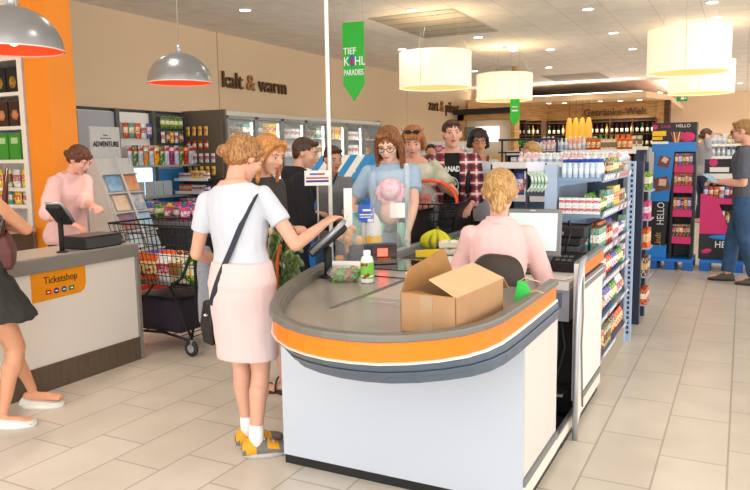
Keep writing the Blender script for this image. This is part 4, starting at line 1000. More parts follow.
# cashier on her chair
q = Person('person', 'cashier with blond ponytail and pink shirt sitting at the till, back to the camera', (-1.12, 3.56, 0), R(12), 1.64, sk=M_sk_pink, pelvis=.64, lean=8, head=(4, 10, 0), vox=.0075, girth=1.02, feet=[(.10, .38, 0, .17), (-.10, .38, 0, .17)],
           hands=((-.98, 3.98, .86), (-1.42, 3.96, .90)), headscale=1.12, shx=.95, poles=((.25, -1, -.6), (-.25, -1, -.6)))
q.top('shirt', M_shirtpink, hem=.5, sleeve=1.5, inf=.016, fold=.010, neck=.838)
m = MB(); m.loft([[q.U((math.cos(t) * r * 1.1, -.012 + math.sin(t) * r, z)) for t in (2 * math.pi * j / 18 for j in range(18))] for z, r in ((1.345, .066), (1.365, .070), (1.392, .060))]); o = m.build('collar', M_shirtpink, q.body); remesh(o, .007, 1)
q.trousers('trousers', M_dkcloth); q.hair('pony', H_blond, amp=.0015); q.shoes(M_blk2, M_black)
MB().lathe([(.026, -.006), (.030, 0), (.026, .006)], n=14, caps=False).xf(Matrix.Translation(q.h(0, -.118, -.008)) @ Matrix.Rotation(R(80), 4, 'X')).build('hair_tie', M_black, q.body)
g = empty('office_chair', (-1.04, 3.47, 0), R(-14)); z = .565
m = MB(); m.loft([[(math.cos(t) * .20 * a, .06 + math.sin(t) * .19 * a, zz) for t in (2 * math.pi * j / 24 for j in range(24))] for zz, a in ((z - .05, .9), (z - .02, 1), (z, .96))]); m.build('seat', mat('chair_fabric', '2B2826', .9), g)
m = MB(); R_ = []
for k in range(9):
    zz = .70 + k * .038; wd = .17 * math.sqrt(max(.05, 1 - ((zz - .82) / .19) ** 2)) ** .6; y = -.135 - .03 * math.sin((k / 8) * 3.14)
    R_.append([(-wd, y + .05, zz), (-wd * .6, y + .012, zz), (0, y, zz), (wd * .6, y + .012, zz), (wd, y + .05, zz), (wd, y + .075, zz), (wd * .6, y + .045, zz), (0, y + .03, zz), (-wd * .6, y + .045, zz), (-wd, y + .075, zz)])
o = m.loft(R_).build('backrest', mat('chair_brown', '3A2F28', .55), g); o.modifiers.new('s', 'SUBSURF').levels = 1
MB().tube([(0, -.15, .80), (0, -.15, .62), (0, -.05, .52), (0, .06, .50)], .016, 8).build('back_support', M_black, g)
MB().cyl((0, .06, .10), (0, .06, .52), .024).build('column', M_chrome, g)
MB().tube([(math.cos(t) * .2, .06 + math.sin(t) * .2, .16) for t in (2 * math.pi * j / 24 for j in range(25))], .012, 8).build('foot_ring', M_chrome, g)
for k in range(5):
    a = k * 1.2566; MB().tube([(0, .06, .12), (math.cos(a) * .24, .06 + math.sin(a) * .24, .06)], .016, 6).build('leg', M_black, g)
    MB().ell((math.cos(a) * .24, .06 + math.sin(a) * .24, .028), (.028, .02, .027)).build('caster', M_black, g)
T(g, 'dark brown swivel chair the cashier sits on', 'chair')
# clerk at the ticket counter
q = Person('person', 'clerk in pink shirt with reddish-brown hair tied up, looking down behind the ticket counter', (-5.06, 4.12, 0), fx(.97, .12), 1.66, sk=M_sk_pink, lean=9, head=(0, 30, 0), vox=.008, girth=1.12, hands=((-4.68, 3.86, .99), (-4.60, 4.02, 1.12)), curl=(.9, 1.1))
q.top('shirt', M_shirtpink, hem=.48, sleeve=1.05, inf=.026, fold=.012, neck=.835); q.trousers('trousers', M_dkcloth); q.hair('bun', hairmat('auburn', '7A4526', '3A2012')); q.shoes(M_blk2, M_black)
for sg in (1, -1): MB().quad([q.U((sg * .015, .085, 1.335)), q.U((sg * .075, .055, 1.36)), q.U((sg * .07, .02, 1.40)), q.U((sg * .03, .05, 1.39))], th=.008).build('collar', M_shirtpink, q.body)
# woman in the dark dress at the edge of the frame
M_scale = mat('scale_print', '20242A', .8, c2='9AA0A2', scale=34)
q = Person('person', 'woman in dark grey skirt and speckled sleeveless top in front of the ticket counter', (-3.72, 2.43, 0), 0, 1.68, pelvis=.845, sk=skin('warm', 'E0A27E'), vox=.008, girth=1.05, hands=((-3.84, 2.58, 1.16), (-4.0, 2.6, 1.05)), feet=[(.05, .04, R(-62)), (-.07, .34, R(-62))], head=(30, 15, 0), poles=((1, .3, -.2), None))
q.top('top', M_scale, hem=.60, sleeve=0, inf=.014); q.skirt('skirt', mat('dark_tweed', '34342F', .9, var=.3, scale=120), .40, .64, 1.15, 1.75, inf=.014, fold=.018)
q.hair('long', H_dark); q.shoes(mat('white_canvas', 'E6E4DE', .8), M_paper, ht=.04, ballet=True)
g = empty('maroon_handbag', (-3.66, 2.56, .90), R(-40)); MB().loft([[(-.13, -.04, 0), (.13, -.04, 0), (.13, .04, 0), (-.13, .04, 0)], [(-.14, -.05, .10), (.14, -.05, .10), (.14, .05, .10), (-.14, .05, .10)], [(-.11, -.02, .19), (.11, -.02, .19), (.11, .02, .19), (-.11, .02, .19)]], sm=False).build('body', mat('maroon_leather', '5A2424', .45), g, bevel=.015)
MB().tube([(-.10, 0, .17), (-.10, .02, .40), (.0, .04, .55), (.08, .02, .40), (.10, 0, .17)], .009, 6).build('strap', mat('maroon_leather', '5A2424'), g)
MB().b2(-.145, .145, -.056, -.05, .09, .115).build('band', mat('maroon_dark', '3C1818', .5), g)
T(g, 'maroon leather handbag worn by the woman in the dark skirt', 'handbag')
# man at the far right
q = Person('person', 'man in grey t-shirt and jeans with headphones round his neck beside the chocolate display', (.04, 8.92, 0), R(80), 1.85, male=True, sk=M_sk_pink, head=(4, 8, 0), vox=.010, hands=((-.22, 9.0, 1.14), (-.24, 8.82, 1.14)), feet=[(.08, .16, R(12)), (-.08, -.16, R(8))], curl=(1, 1), poles=(None, (-.3, -1, -.5)))
q.top('t_shirt', mat('grey_tee', '5A5E68', .85, var=.1, scale=30), hem=.49, sleeve=.85, inf=.022); q.trousers('trousers', M_jeans, inf=.016); q.hair('crop', H_sandy); q.glasses(M_blk2, dark=True); q.shoes(mat('grey_brown_suede', '5E554C', .8), mat('dark_sole', '2E2C2A', .7))
MB().tube([q.U((math.cos(t) * .085, -.01 + math.sin(t) * .085, 1.535)) for t in (math.pi * (1.05 + .9 * j / 12) for j in range(13))], .011, 8).build('headphone_band', M_black, q.body)
for sg in (1, -1): MB().cyl(q.U((sg * .07, .065, 1.50)), q.U((sg * .095, .085, 1.50)), .042, .036, 16).build('headphone_cup', mat('cup_silver', '4C4C52', .3, .4), q.body)
g = empty('blue_leaflet', (-.25, 8.9, 1.12), R(80)); MB().box((0, .06, .06), (.24, .16, .012), rot=(R(35), 0, 0)).box((0, .02, .03), (.22, .15, .012), rot=(R(10), 0, R(8))).build('paper', mat('pale_blue_paper', 'A8D4F0', .6), g); T(g, 'pale blue papers held by the man in the grey t-shirt', 'papers')
# far away people
q = Person('person', 'blond woman in pink top far behind the checkout racks', (-2.22, 8.5, 0), fx(-.5, -.6), 1.65, sk=M_sk_pink, head=(0, 10, 0), vox=.014, face=False)
q.top('top', mat('salmon_top', 'EFA7A0', .8), hem=.5, sleeve=.6, inf=.015, vox=.012); q.trousers('trousers', M_dkcloth); q.hair('pony', H_blond, vox=.008)
q = Person('person', 'small distant person in grey shirt reaching to the shelf by the far wall', (-.72, 16.0, 0), fx(.8, .5), 1.95, sk=M_sk_fair, head=(0, 0, 0), vox=.018, face=False, hands=((-.5, 16.2, 1.83), None))
q.top('top', mat('mid_grey_tee', '9A9AA2', .8), hem=.5, sleeve=.6, inf=.015, vox=.014); q.trousers('trousers', mat('navy_trousers', '24304C', .9)); q.hair('bun', H_brown, vox=.01)
q = Person('person', 'distant person with dark hair in dark clothes behind the older woman', (-4.2, 10.0, 0), fx(.4, -.9), 1.66, sk=M_sk_tan, vox=.014, face=False)
q.top('top', M_dkcloth, hem=.5, sleeve=1.8, inf=.015, vox=.012); q.trousers('trousers', M_dkcloth); q.hair('short', H_dark, vox=.008)
# bag of greens held by the strawberry-blond woman
g = empty('vegetable_bag', (-2.33, 3.34, .72)); rn = random.Random(4); m = MB(); M_lf = [mat('leaf_dark', '5F7F44', .7, var=.4, scale=20), mat('leaf_mid', '93AA6C', .7, var=.3, scale=20), mat('carrot2', 'D9662A', .6)]
for k in range(190):
    a = rn.uniform(0, 6.28); z = rn.uniform(.0, .40); r = (.03 + .085 * math.sin(min(1, z / .38) * 3.1)) * rn.uniform(.4, 1)
    m.ell((r * math.cos(a), r * math.sin(a), z), (rn.uniform(.012, .026), .007, rn.uniform(.02, .04)), 0 if rn.random() < .5 else 1, rot=(rn.uniform(-.8, .8), rn.uniform(-.8, .8), a), n=8, k=5)
for k in range(5): m.caps((.02 - k * .012, -.08, .05 + k * .03), (.03 + k * .006, -.09, .20 + k * .02), .006, .011, 8, 2)
m.build('greens', M_lf, g); MB().tube([(-.05, -.06, .0), (-.04, -.09, .18), (-.02, -.05, .42)], .010, 6).tube([(.0, -.09, .40), (.04, -.03, .46), (.0, .03, .40)], .008, 6).build('strap', mat('cream_strap', 'D8CFB4', .7), g)
T(g, 'bag of leafy greens and carrots hanging beside the checkout desk', 'vegetables')
g = empty('red_pepper_bag', (-2.38, 3.22, .86)); m = MB()
for k in range(7): m.ell((.004 * k - .01, 0, .035 * k), (.026, .022, .024), n=10, k=6)
m.build('peppers', mat('red_gloss', 'D01C18', .2), g); MB().tube([(.01, 0, .22), (.012, 0, .30)], .005, 6).build('string', M_paper, g)
T(g, 'string of shiny red peppers hanging beside the leafy greens', 'peppers')
# ================================================================= GOODS
_MESH = {}
def mesh_of(key, build, mats):
    if key not in _MESH:
        mb = MB(); build(mb); bmesh.ops.recalc_face_normals(mb.bm, faces=mb.bm.faces[:])
        me = bpy.data.meshes.new(key); mb.bm.to_mesh(me); mb.bm.free()
        for q in mats: me.materials.append(q)
        _MESH[key] = me
    return _MESH[key]
def put(me, name, loc, rz, label, cat, group, sc=None, rx=0, ry=0):
    o = bpy.data.objects.new(name, me); col.objects.link(o); o.location = loc; o.rotation_euler = (rx, ry, rz)
    if sc: o.scale = sc if isinstance(sc, tuple) else (sc,) * 3
    return T(o, label, cat, group)
PK = {'orange': ('E8641A', 'F4D9A0', 'B8281A'), 'red': ('C4211E', 'F6F0EA', 'F2B21C'), 'green': ('2F8A3A', 'E8F0D8', 'F2D23A'), 'blue': ('1F62B4', 'E4F0FA', 'E83A3A'), 'yellow': ('F6C81C', 'D83A20', 'FFF2B0'), 'white': ('F2F0EC', 'D03A34', 'B8C8E0'),
      'purple': ('5A3A8C', 'F0E4F4', 'E8B020'), 'pink': ('E04A8A', 'FBE8F0', '8A2A5A'), 'brown': ('5A3420', 'E0B070', 'F0E0C0'), 'teal': ('2AA8A0', 'F0FAF8', 'F08A20'), 'black': ('1C1A1C', 'D83A78', 'E8D8A0'), 'cream': ('EADCC0', '9A5A2A', '4A7A3A')}
def pm(c, z0=.35, z1=.7): return pack('pack_%s_%d' % (c, int(z0 * 10)), *PK[c], z0, z1)
def boxmesh(c, w_, d_, h_): return mesh_of('carton_%s_%d_%d_%d' % (c, w_ * 1000, d_ * 1000, h_ * 1000), lambda m: (m.b2(-w_ / 2, w_ / 2, -d_ / 2, d_ / 2, 0, h_ * .985), m.b2(-w_ / 2 + .001, w_ / 2 - .001, -d_ / 2 + .001, 0, h_ * .985, h_)), [pm(c)])
def pouchmesh(c, w_, d_, h_):
    def b(m):
        R_ = []
        for z, k, e in ((0, .15, 1), (.06, .25, 1), (.25, .9, .97), (.5, 1, .95), (.75, .85, .97), (.93, .25, 1), (1, .12, 1)):
            R_.append([(-w_ / 2 * e, 0, z * h_), (-w_ / 3 * e, -d_ / 2 * k, z * h_), (0, -d_ / 2 * k * 1.1, z * h_), (w_ / 3 * e, -d_ / 2 * k, z * h_), (w_ / 2 * e, 0, z * h_), (w_ / 3 * e, d_ / 2 * k, z * h_), (0, d_ / 2 * k * 1.1, z * h_), (-w_ / 3 * e, d_ / 2 * k, z * h_)])
        m.loft(R_)
    return mesh_of('pouch_%s_%d_%d' % (c, w_ * 1000, h_ * 1000), b, [pm(c, .3, .75)])
def bottlemesh(kind, h_=.3, r=.035):
    spec = {'water': (('clear_blue', 'CFE3F2', .15), ('cap_blue', '1C3FB0', .4), ('lab_w', 'DDE8F4', .5)), 'white': (('bottle_white', 'F2F2F0', .35), ('cap_white', 'FAFAFA', .4), ('lab_b', 'B8D0EC', .5)), 'wine': (('wine_glass', '1E1510', .1), ('foil', '6A1A1C', .4), ('lab_c', 'E2D2AE', .6)),
            'green': (('green_glass', '27512A', .1), ('foil2', 'B08A3A', .4), ('lab_c2', 'EFE6CE', .6)), 'juice': (('juice_orange', 'E9902A', .3), ('cap_g', '3A8A3A', .4), ('lab_y', 'F4E08A', .5)), 'gold': (('oil_gold', 'C79A2A', .2), ('cap_y', 'E8C020', .4), ('lab_c3', 'F0E6C8', .6)),
            'red': (('sauce_red', 'B8281C', .3), ('cap_r', 'E0E0DC', .4), ('lab_r', 'F4E8D8', .5)), 'pinkish': (('fabric_pink', 'F0B8B8', .35), ('cap_p', 'F4F4F4', .4), ('lab_p', 'F8E8E0', .5))}[kind]
    def b(m): m.lathe([(r * .9, 0), (r, h_ * .03), (r, h_ * .18), (r * 1.01, h_ * .181), (r * 1.01, h_ * .5), (r, h_ * .501), (r * .95, h_ * .62), (r * .46, h_ * .78), (r * .42, h_ * .82), (r * .54, h_ * .82), (r * .54, h_ * .99), (r * .2, h_)], n=10, ms=[0, 0, 2, 2, 0, 0, 0, 0, 1, 1, 1])
    return mesh_of('bottle_%s_%d_%d' % (kind, h_ * 1000, r * 1000), b, [mat(*spec[0]), mat(*spec[1]), mat(*spec[2])])
def canmesh(c, r=.035, h_=.1): return mesh_of('can_%s_%d_%d' % (c, r * 1000, h_ * 1000), lambda m: m.lathe([(r * .92, 0), (r, h_ * .04), (r, h_ * .86), (r * 1.02, h_ * .861), (r * 1.02, h_), (r * .3, h_ * 1.001)], n=12, ms=[0, 0, 1, 1, 1]), [pm(c, .2, .8), M_alu])
NM = {'orange': 'orange', 'red': 'red', 'green': 'green', 'blue': 'blue', 'yellow': 'yellow', 'white': 'white', 'purple': 'purple', 'pink': 'pink', 'brown': 'brown', 'teal': 'turquoise', 'black': 'black', 'cream': 'cream'}
def row(p0, p1, z, n, kinds, where, group, rz=0, seed=0, h=(.1, .16), w_=.07, d_=.05, jitter=.01, run=3):
    """n goods side by side from p0 to p1 at height z; kinds are ('carton'|'pouch'|'can'|bottle kind, colour)"""
    rn = random.Random(seed); k = 0; cur = rn.choice(kinds)
    for i in range(n):
        if i % run == 0: cur = kinds[(seed + i // run) % len(kinds)]
        t = (i + .5) / n; x = p0[0] + (p1[0] - p0[0]) * t; y = p0[1] + (p1[1] - p0[1]) * t
        kd, c = cur; hh = round(h[0] + (h[1] - h[0]) * ((hash_(c) + seed) % 5) / 4, 3)
        if kd == 'carton': me, nm, ds = boxmesh(c, w_, d_, hh), 'carton', NM[c] + ' printed carton'
        elif kd == 'pouch': me, nm, ds = pouchmesh(c, w_, d_, hh), 'snack_pouch', NM[c] + ' printed pouch'
        elif kd == 'can': me, nm, ds = canmesh(c, w_ / 2, hh), 'can', NM[c] + ' round tin'
        else: me, nm, ds = bottlemesh(kd, hh, w_ / 2), 'bottle', {'water': 'clear bottle with blue cap', 'white': 'white bottle with white cap', 'wine': 'dark wine bottle with cream label', 'green': 'green glass bottle with cream label', 'juice': 'orange juice bottle', 'gold': 'golden bottle with yellow cap', 'red': 'red sauce bottle', 'pinkish': 'pale pink bottle'}[kd]
        put(me, nm, (x, y, z), rz + rn.uniform(-.08, .08), ds + ' ' + where, {'carton': 'box', 'snack_pouch': 'packet', 'can': 'tin', 'bottle': 'bottle'}[nm], ds + ' ' + where)
def hash_(s): return sum(ord(q) for q in s)

# ---- the checkout rack (pale blue metal) behind the cashier
g = empty('checkout_rack', (-.95, 5.1, 0)); L = lambda mb: mb.xf(Matrix.Translation((.95, -5.1, 0)))
L(MB().b2(-1.11, -1.035, 4.50, 4.56, .0, 1.42)).build('upright', M_blueshelf, g); L(MB().b2(-.778, -.768, 5.70, 5.80, 0, 1.42)).build('upright', M_blueshelf, g)
m = MB().b2(-.79, -.735, 5.80, 5.86, 0, 1.42)
for k in range(34): m.b2(-.764, -.748, 5.797, 5.80, .06 + k * .04, .082 + k * .04, 1)
L(m).build('perforated_post', [M_blueshelf, M_black], g)
SZ = [(1.338, 4.52), (1.112, 4.52), (.882, 4.50), (.665, 4.56), (.43, 4.56), (.175, 4.56)]
for z, y0 in SZ:
    o = L(MB().b2(-1.10, -.765, y0, 5.75, z - .022, z)).build('shelf', M_blueshelf2, g)
    m = MB().quad([(-.763, y0, z - .028), (-.763, 5.72, z - .028), (-.748, 5.72, z + .022), (-.748, y0, z + .022)], th=.004); L(m).build('price_rail', M_blueshelf, o)
    rn = random.Random(int(z * 100)); M_tg2 = (M_paper, mat('tag_red', 'D87A70', .6))
    for k in range(12):
        yy = y0 + .05 + k * .095; L(MB().quad([(-.7555, yy, z - .015), (-.7555, yy + .05, z - .015), (-.7475, yy + .05, z + .012), (-.7475, yy, z + .012)], th=.003)).build('price_tag', M_tg2[rn.choice((0, 0, 1))], o)
    if z > 1.1: L(MB().loft([[(-1.05, y0 + .01, z - .022), (-.80, y0 + .01, z - .022), (-.80, y0 + .02, z - .022), (-1.05, y0 + .02, z - .022)], [(-1.05, y0 + .01, z - .07), (-1.0, y0 + .01, z - .05), (-1.0, y0 + .02, z - .05), (-1.05, y0 + .02, z - .07)]], sm=False)).build('bracket', M_blueshelf2, o)
L(MB().b2(-1.11, -.77, 4.56, 5.80, 0, .15)).build('plinth', mat('beige_plinth', 'A09684', .6), g)
L(MB().b2(-1.105, -1.095, 4.56, 5.80, .15, 1.40)).build('back_panel', M_blueshelf, g)
T(g, 'pale blue metal checkout rack with perforated post and sloping price rails', 'shelf')
wh = 'on the %s shelf of the pale blue checkout rack'
lv = ['top', 'second', 'third', 'fourth', 'fifth', 'bottom']
for r_ in range(3): row((-1.02, 4.56 + r_ * .06), (-.775, 4.56 + r_ * .06), 1.338, 7, [('water', 'blue')], wh % 'top', '', 0, r_, (.115, .115), .032)
for (z, y0), l_, kk, hh, sd in zip(SZ, lv, ([('carton', 'brown'), ('carton', 'green'), ('pouch', 'cream'), ('can', 'red')], [('carton', 'cream'), ('pouch', 'green'), ('carton', 'teal'), ('carton', 'yellow')], [('carton', 'white'), ('pouch', 'blue'), ('carton', 'teal'), ('carton', 'red')],
                                     [('pouch', 'red'), ('pouch', 'blue'), ('pouch', 'green'), ('carton', 'white')], [('pouch', 'brown'), ('pouch', 'blue'), ('pouch', 'green'), ('pouch', 'white')], [('pouch', 'orange'), ('pouch', 'orange'), ('carton', 'cream'), ('pouch', 'brown')]),
                          ((.08, .12), (.10, .15), (.09, .14), (.10, .15), (.12, .16), (.13, .17)), range(6)):
    ys = y0 + (.24 if z > 1.3 else .03)
    row((-.80, ys), (-.80, 5.68), z, 13 if z < 1.3 else 11, kk, wh % l_, '', R(90), sd, hh, .075, .05)
    row((-.87, ys), (-.87, 5.68), z, 10, kk[1:], wh % l_, '', R(90), sd + 2, hh, .085, .05)
# red and white tobacco cartons on the second shelf
for k in range(6):
    for q in range(2): put(boxmesh('white', .040, .03, .05), 'small_carton', (-1.0 + k * .042, 4.525, 1.113 + q * .051), 0, 'small white and red carton stacked on the second shelf facing the cashier', 'box', 'small white and red cartons facing the cashier')
m_ = [(-1.0, .88, .05, 'dark grey flat box lowest in the stack behind the printer'), (-.99, .935, .045, 'black flat box in the middle of the stack behind the printer'), (-.97, .985, .06, 'black flat box topmost of the stack behind the printer')]
for x, z, h_, lb in m_:
    o = empty('flat_box', (x, 4.50, z + .002)); MB().b2(-.1, .14, -.16, .12, 0, h_ * .95).build('body', M_blk2 if h_ != .05 else M_dgrey, o, bevel=.004); MB().b2(-.06, .02, -.1625, -.16, .012, .03).build('label', mat('green_tag', '2C9A5A', .5) if h_ == .045 else M_alu, o); T(o, lb, 'box')
# green and white curved packs beside the rack
for k in range(5):
    o = MB().tube([(.0, 0, .0), (.028, 0, .03), (.034, 0, .065), (.026, 0, .10), (.0, 0, .125)], .010, 6).build('curved_pack', mat('green_white_pack', '1E9A5A' if k % 2 == 0 else '1E9A5A', .4, c2='F2F6F2', scale=30), loc=(-1.22 + k * .022, 4.50, 1.25))
    T(o, 'green and white curved pack hanging beside the blue checkout rack', 'packet', 'green and white curved packs beside the blue rack')
g = empty('side_stand', (-1.17, 4.56, 0)); MB().b2(-.07, .05, -.04, .04, 1.22, 1.245).b2(-.07, -.06, -.03, .03, 0, 1.40).b2(-.07, .05, .02, .03, 1.24, 1.43).build('frame', M_navy, g); MB().b2(-.07, .05, -.03, -.02, 1.36, 1.44).build('header', mat('pale_card', 'DFE4F0', .5), g); T(g, 'narrow dark blue stand of green packs at the left end of the rack', 'stand')
g['label'] = 'narrow dark blue stand holding the green and white curved packs'

# ---- the gondola behind it, with a long row of white-capped bottles on top
def gondola(name, x0, x1, y0, y1, h_, zs, mt, label, side=None):
    cx, cy = (x0 + x1) / 2, (y0 + y1) / 2; g = empty(name, (cx, cy, 0)); a, b = (x1 - x0) / 2, (y1 - y0) / 2
    MB().b2(-a, a, b - .02, b, 0, h_).build('back_panel', mt, g)
    MB().b2(-a, a, -b, b, 0, .12).build('plinth', M_dgrey, g)
    for sx in (-1, 1): MB().b2(sx * a - .02, sx * a + .02, -b, b, 0, h_).build('end_panel', side or mt, g)
    for z in zs:
        o = MB().b2(-a, a, -b, b, z - .02, z).build('shelf', mt, g); MB().b2(-a, a, -b - .012, -b, z - .035, z + .02).build('price_rail', M_paper, o)
    return T(g, label, 'shelf')
gondola('shelf_gondola', -1.92, -.86, 5.95, 6.55, 1.40, (.45, .8, 1.12, 1.40), M_blueshelf, 'pale blue shelf gondola topped with white bottles behind the checkout rack', M_navy)
for r_, y in enumerate((6.02, 6.16, 6.30, 6.44)): row((-1.72, y), (-.86, y), 1.401, 14, [('white', 'white')] if r_ else [('pinkish', 'pink'), ('white', 'white')], 'on top of the pale blue gondola behind the checkout rack', '', 0, r_, (.085, .10), .05)
row((-1.9, 6.0), (-1.15, 6.0), 1.121, 9, [('carton', 'green'), ('pouch', 'blue'), ('carton', 'white')], 'on the upper shelf of the gondola topped with white bottles', '', 0, 4, (.15, .22), .08)
g = empty('navy_rack', (-.775, 6.62, 0)); MB().b2(-.03, .03, -.22, -.14, 0, 1.40).b2(-.03, .03, .14, .2, 0, 1.40).build('post', M_navy, g)
for z in (.15, .4, .65, .9, 1.15): MB().b2(-.02, .09, -.14, .14, z, z + .012).build('shelf', M_alu, g)
T(g, 'narrow navy end rack with small shelves behind the perforated post', 'shelf')
for k, z in enumerate((.15, .4, .65, .9, 1.15)):
    row((-.73, 6.50), (-.73, 6.76), z + .012, 3, [('carton', ('red', 'brown', 'orange', 'pink', 'green')[k])], 'on the narrow navy end rack', '', R(90), k, (.13, .17), .07)

gondola('shelf_gondola', -2.75, -1.15, 9.1, 9.7, 1.50, (.5, .9, 1.25, 1.50), M_navy, 'navy framed shelf gondola in the middle of the shop behind the pink-topped woman')
row((-2.3, 9.15), (-1.75, 9.15), 1.501, 10, [('white', 'w'), ('pinkish', 'p')], 'on the navy gondola in the middle of the shop', '', 0, 1, (.17, .2), .055)
row((-1.75, 9.15), (-1.2, 9.15), 1.501, 9, [('pouch', 'orange'), ('pouch', 'red'), ('pouch', 'orange'), ('carton', 'cream')], 'on the navy gondola in the middle of the shop', '', 0, 2, (.13, .16), .065)
row((-2.7, 9.12), (-1.2, 9.12), 1.251, 16, [('carton', 'white'), ('pouch', 'green'), ('carton', 'red')], 'on the second shelf of the navy gondola', '', 0, 3, (.16, .2), .08)
g = empty('wire_frame', (-2.4, 8.9, 0)); m = MB()
for x in (-.35, 0, .35): m.cyl((x, 0, 0), (x, 0, 1.66), .014, n=8)
m.tube([(-.4, 0, 1.66), (.4, 0, 1.66)], .014, 8).tube([(-.4, 0, 1.5), (.4, 0, 1.5)], .01, 8); m.build('frame', M_navy, g); T(g, 'navy tube frame rising above the middle gondola', 'frame')
gondola('shelf_gondola', -3.4, -1.4, 12.6, 13.3, 1.55, (.5, .9, 1.25, 1.55), M_alu, 'grey shelf gondola before the wine corner')
for x0, x1, kk, sd in ((-3.3, -2.5, [('white', 'w'), ('water', 'w')], 1), (-2.5, -1.5, [('pouch', 'orange'), ('carton', 'cream'), ('can', 'red'), ('juice', 'o')], 2)): row((x0, 12.65), (x1, 12.65), 1.551, 11, kk, 'on top of the grey gondola before the wine corner', '', 0, sd, (.16, .24), .075)
for k, x in enumerate((-2.62, -1.64)):
    o = empty('potted_herb', (x, 9.45, 1.502)); MB().lathe([(.03, 0), (.045, .05), (.045, .055)], n=12).build('pot', M_paper, o); m = MB(); rn = random.Random(k)
    for q in range(16): m.ell((rn.uniform(-.06, .06), rn.uniform(-.06, .06), .07 + rn.uniform(0, .09)), (.03, .02, .015), rot=(rn.uniform(-1, 1), 0, rn.uniform(0, 3)), n=6, k=4)
    m.build('leaves', mat('herb_green', '2FA53A', .6), o); T(o, 'small bright green potted herb on the %s end of the navy gondola' % ('far' if k else 'near'), 'plant')

# ---- wine corner
M_dk = mat('wine_shelf_back', '2A160C', .7)
def wine_wall(name, origin, rz, width, label, n, seed):
    g = empty(name, origin, rz); MB().b2(0, width, 0, .03, 0, 2.42).build('back_panel', M_dk, g)
    m = MB(); k = int(width / .55)
    for i in range(k + 1): m.b2(i * width / k - .012, i * width / k + .012, -.28, 0, 0, 2.42)
    m.build('divider', M_woodbr, g)
    for z in (1.25, 1.62, 1.98, 2.34):
        MB().b2(0, width, -.28, 0, z - .02, z).build('shelf', M_woodbr, g)
    T(g, label, 'shelf'); M_ = Matrix.Translation(origin) @ Matrix.Rotation(rz, 4, 'Z'); rn = random.Random(seed)
    for z in (1.25, 1.62, 1.98):
        lev = {1.25: 'low', 1.62: 'middle', 1.98: 'high'}[z]
        for i in range(n):
            kd = 'wine' if rn.random() < .6 else ('green' if rn.random() < .6 else 'gold'); p_ = M_ @ Vector(((i + .5) / n * width, -.2, z))
            lb = '%s on the %s shelf of the %s' % ({'wine': 'dark wine bottle', 'green': 'green wine bottle', 'gold': 'pale golden wine bottle'}[kd], lev, 'long wine wall' if width > 2.5 else 'short slanted wine wall')
            put(bottlemesh(kd, .30, .04), 'wine_bottle', p_, 0, lb, 'bottle', lb)
wine_wall('wine_shelf', (-5.2, 21.45, 0), 0, 3.0, 'dark wine shelf under the timber fascia at the back of the shop', 22, 1)
wine_wall('wine_shelf', (-6.75, 18.9, 0), math.atan2(2.6, 1.5), 3.0 * .82, 'slanted dark wine shelf at the corner of the timber fascia', 14, 2)
for t_, sz, M_ in (('Getränke-Welt', .28, frame((-4.2, 21.46, 2.52), (1, 0, 0), (0, 0, 1))), ('Feinkost', .26, frame((-6.30, 19.50, 2.55), (1.5, 2.6, 0), (0, 0, 1)))):
    o = text(t_, sz, mat('fascia_letters', '6B4A2A', .5), 'fascia_lettering', None, M_, .04, thick=.004); T(o, 'brown letters on the timber fascia %s' % ('above the long wine shelf' if 'Welt' in t_ else 'above the slanted wine shelf'), 'lettering')
for k in range(4):
    o = empty('hanging_lamp', (-4.2 + k * .17 + .0, 19.6, 1.78)); MB().lathe([(.075, 0), (.095, .12), (.09, .40), (.06, .56), (.03, .62)], n=18, caps=False).build('lamp_shade', mat('amber_wood_shade', 'E79A35', .5, emit=.5), o); MB().cyl((0, 0, .6), (0, 0, 1.1), .005, n=6).build('cord', M_blk2, o)
    T(o, 'tall amber hanging lamp in the cluster before the wine shelf', 'pendant lamp', 'amber hanging lamps before the wine shelf')

# ---- far shelves by the back wall
gondola('wall_shelf', -1.15, 2.2, 17, 17.5, 1.85, (.75, 1.04, 1.20 - .16 + .3, 1.60), M_white, 'white wall shelf of bottles behind the chocolate display')
for z, kk, sd in ((1.601, [('gold', 'g'), ('gold', 'g'), ('white', 'w')], 1), (1.341, [('white', 'w'), ('water', 'w'), ('white', 'w')], 2), (1.041, [('green', 'g'), ('gold', 'g'), ('juice', 'o')], 3), (.751, [('red', 'r'), ('juice', 'o'), ('red', 'r')], 4)):
    row((-1.1, 17.05), (1.2, 17.05), z, 24, kk, 'on the %s shelf of the white wall shelf' % {1.601: 'top', 1.341: 'second', 1.041: 'third', .751: 'fourth'}[z], '', 0, sd, (.19, .22), .075, run=4)

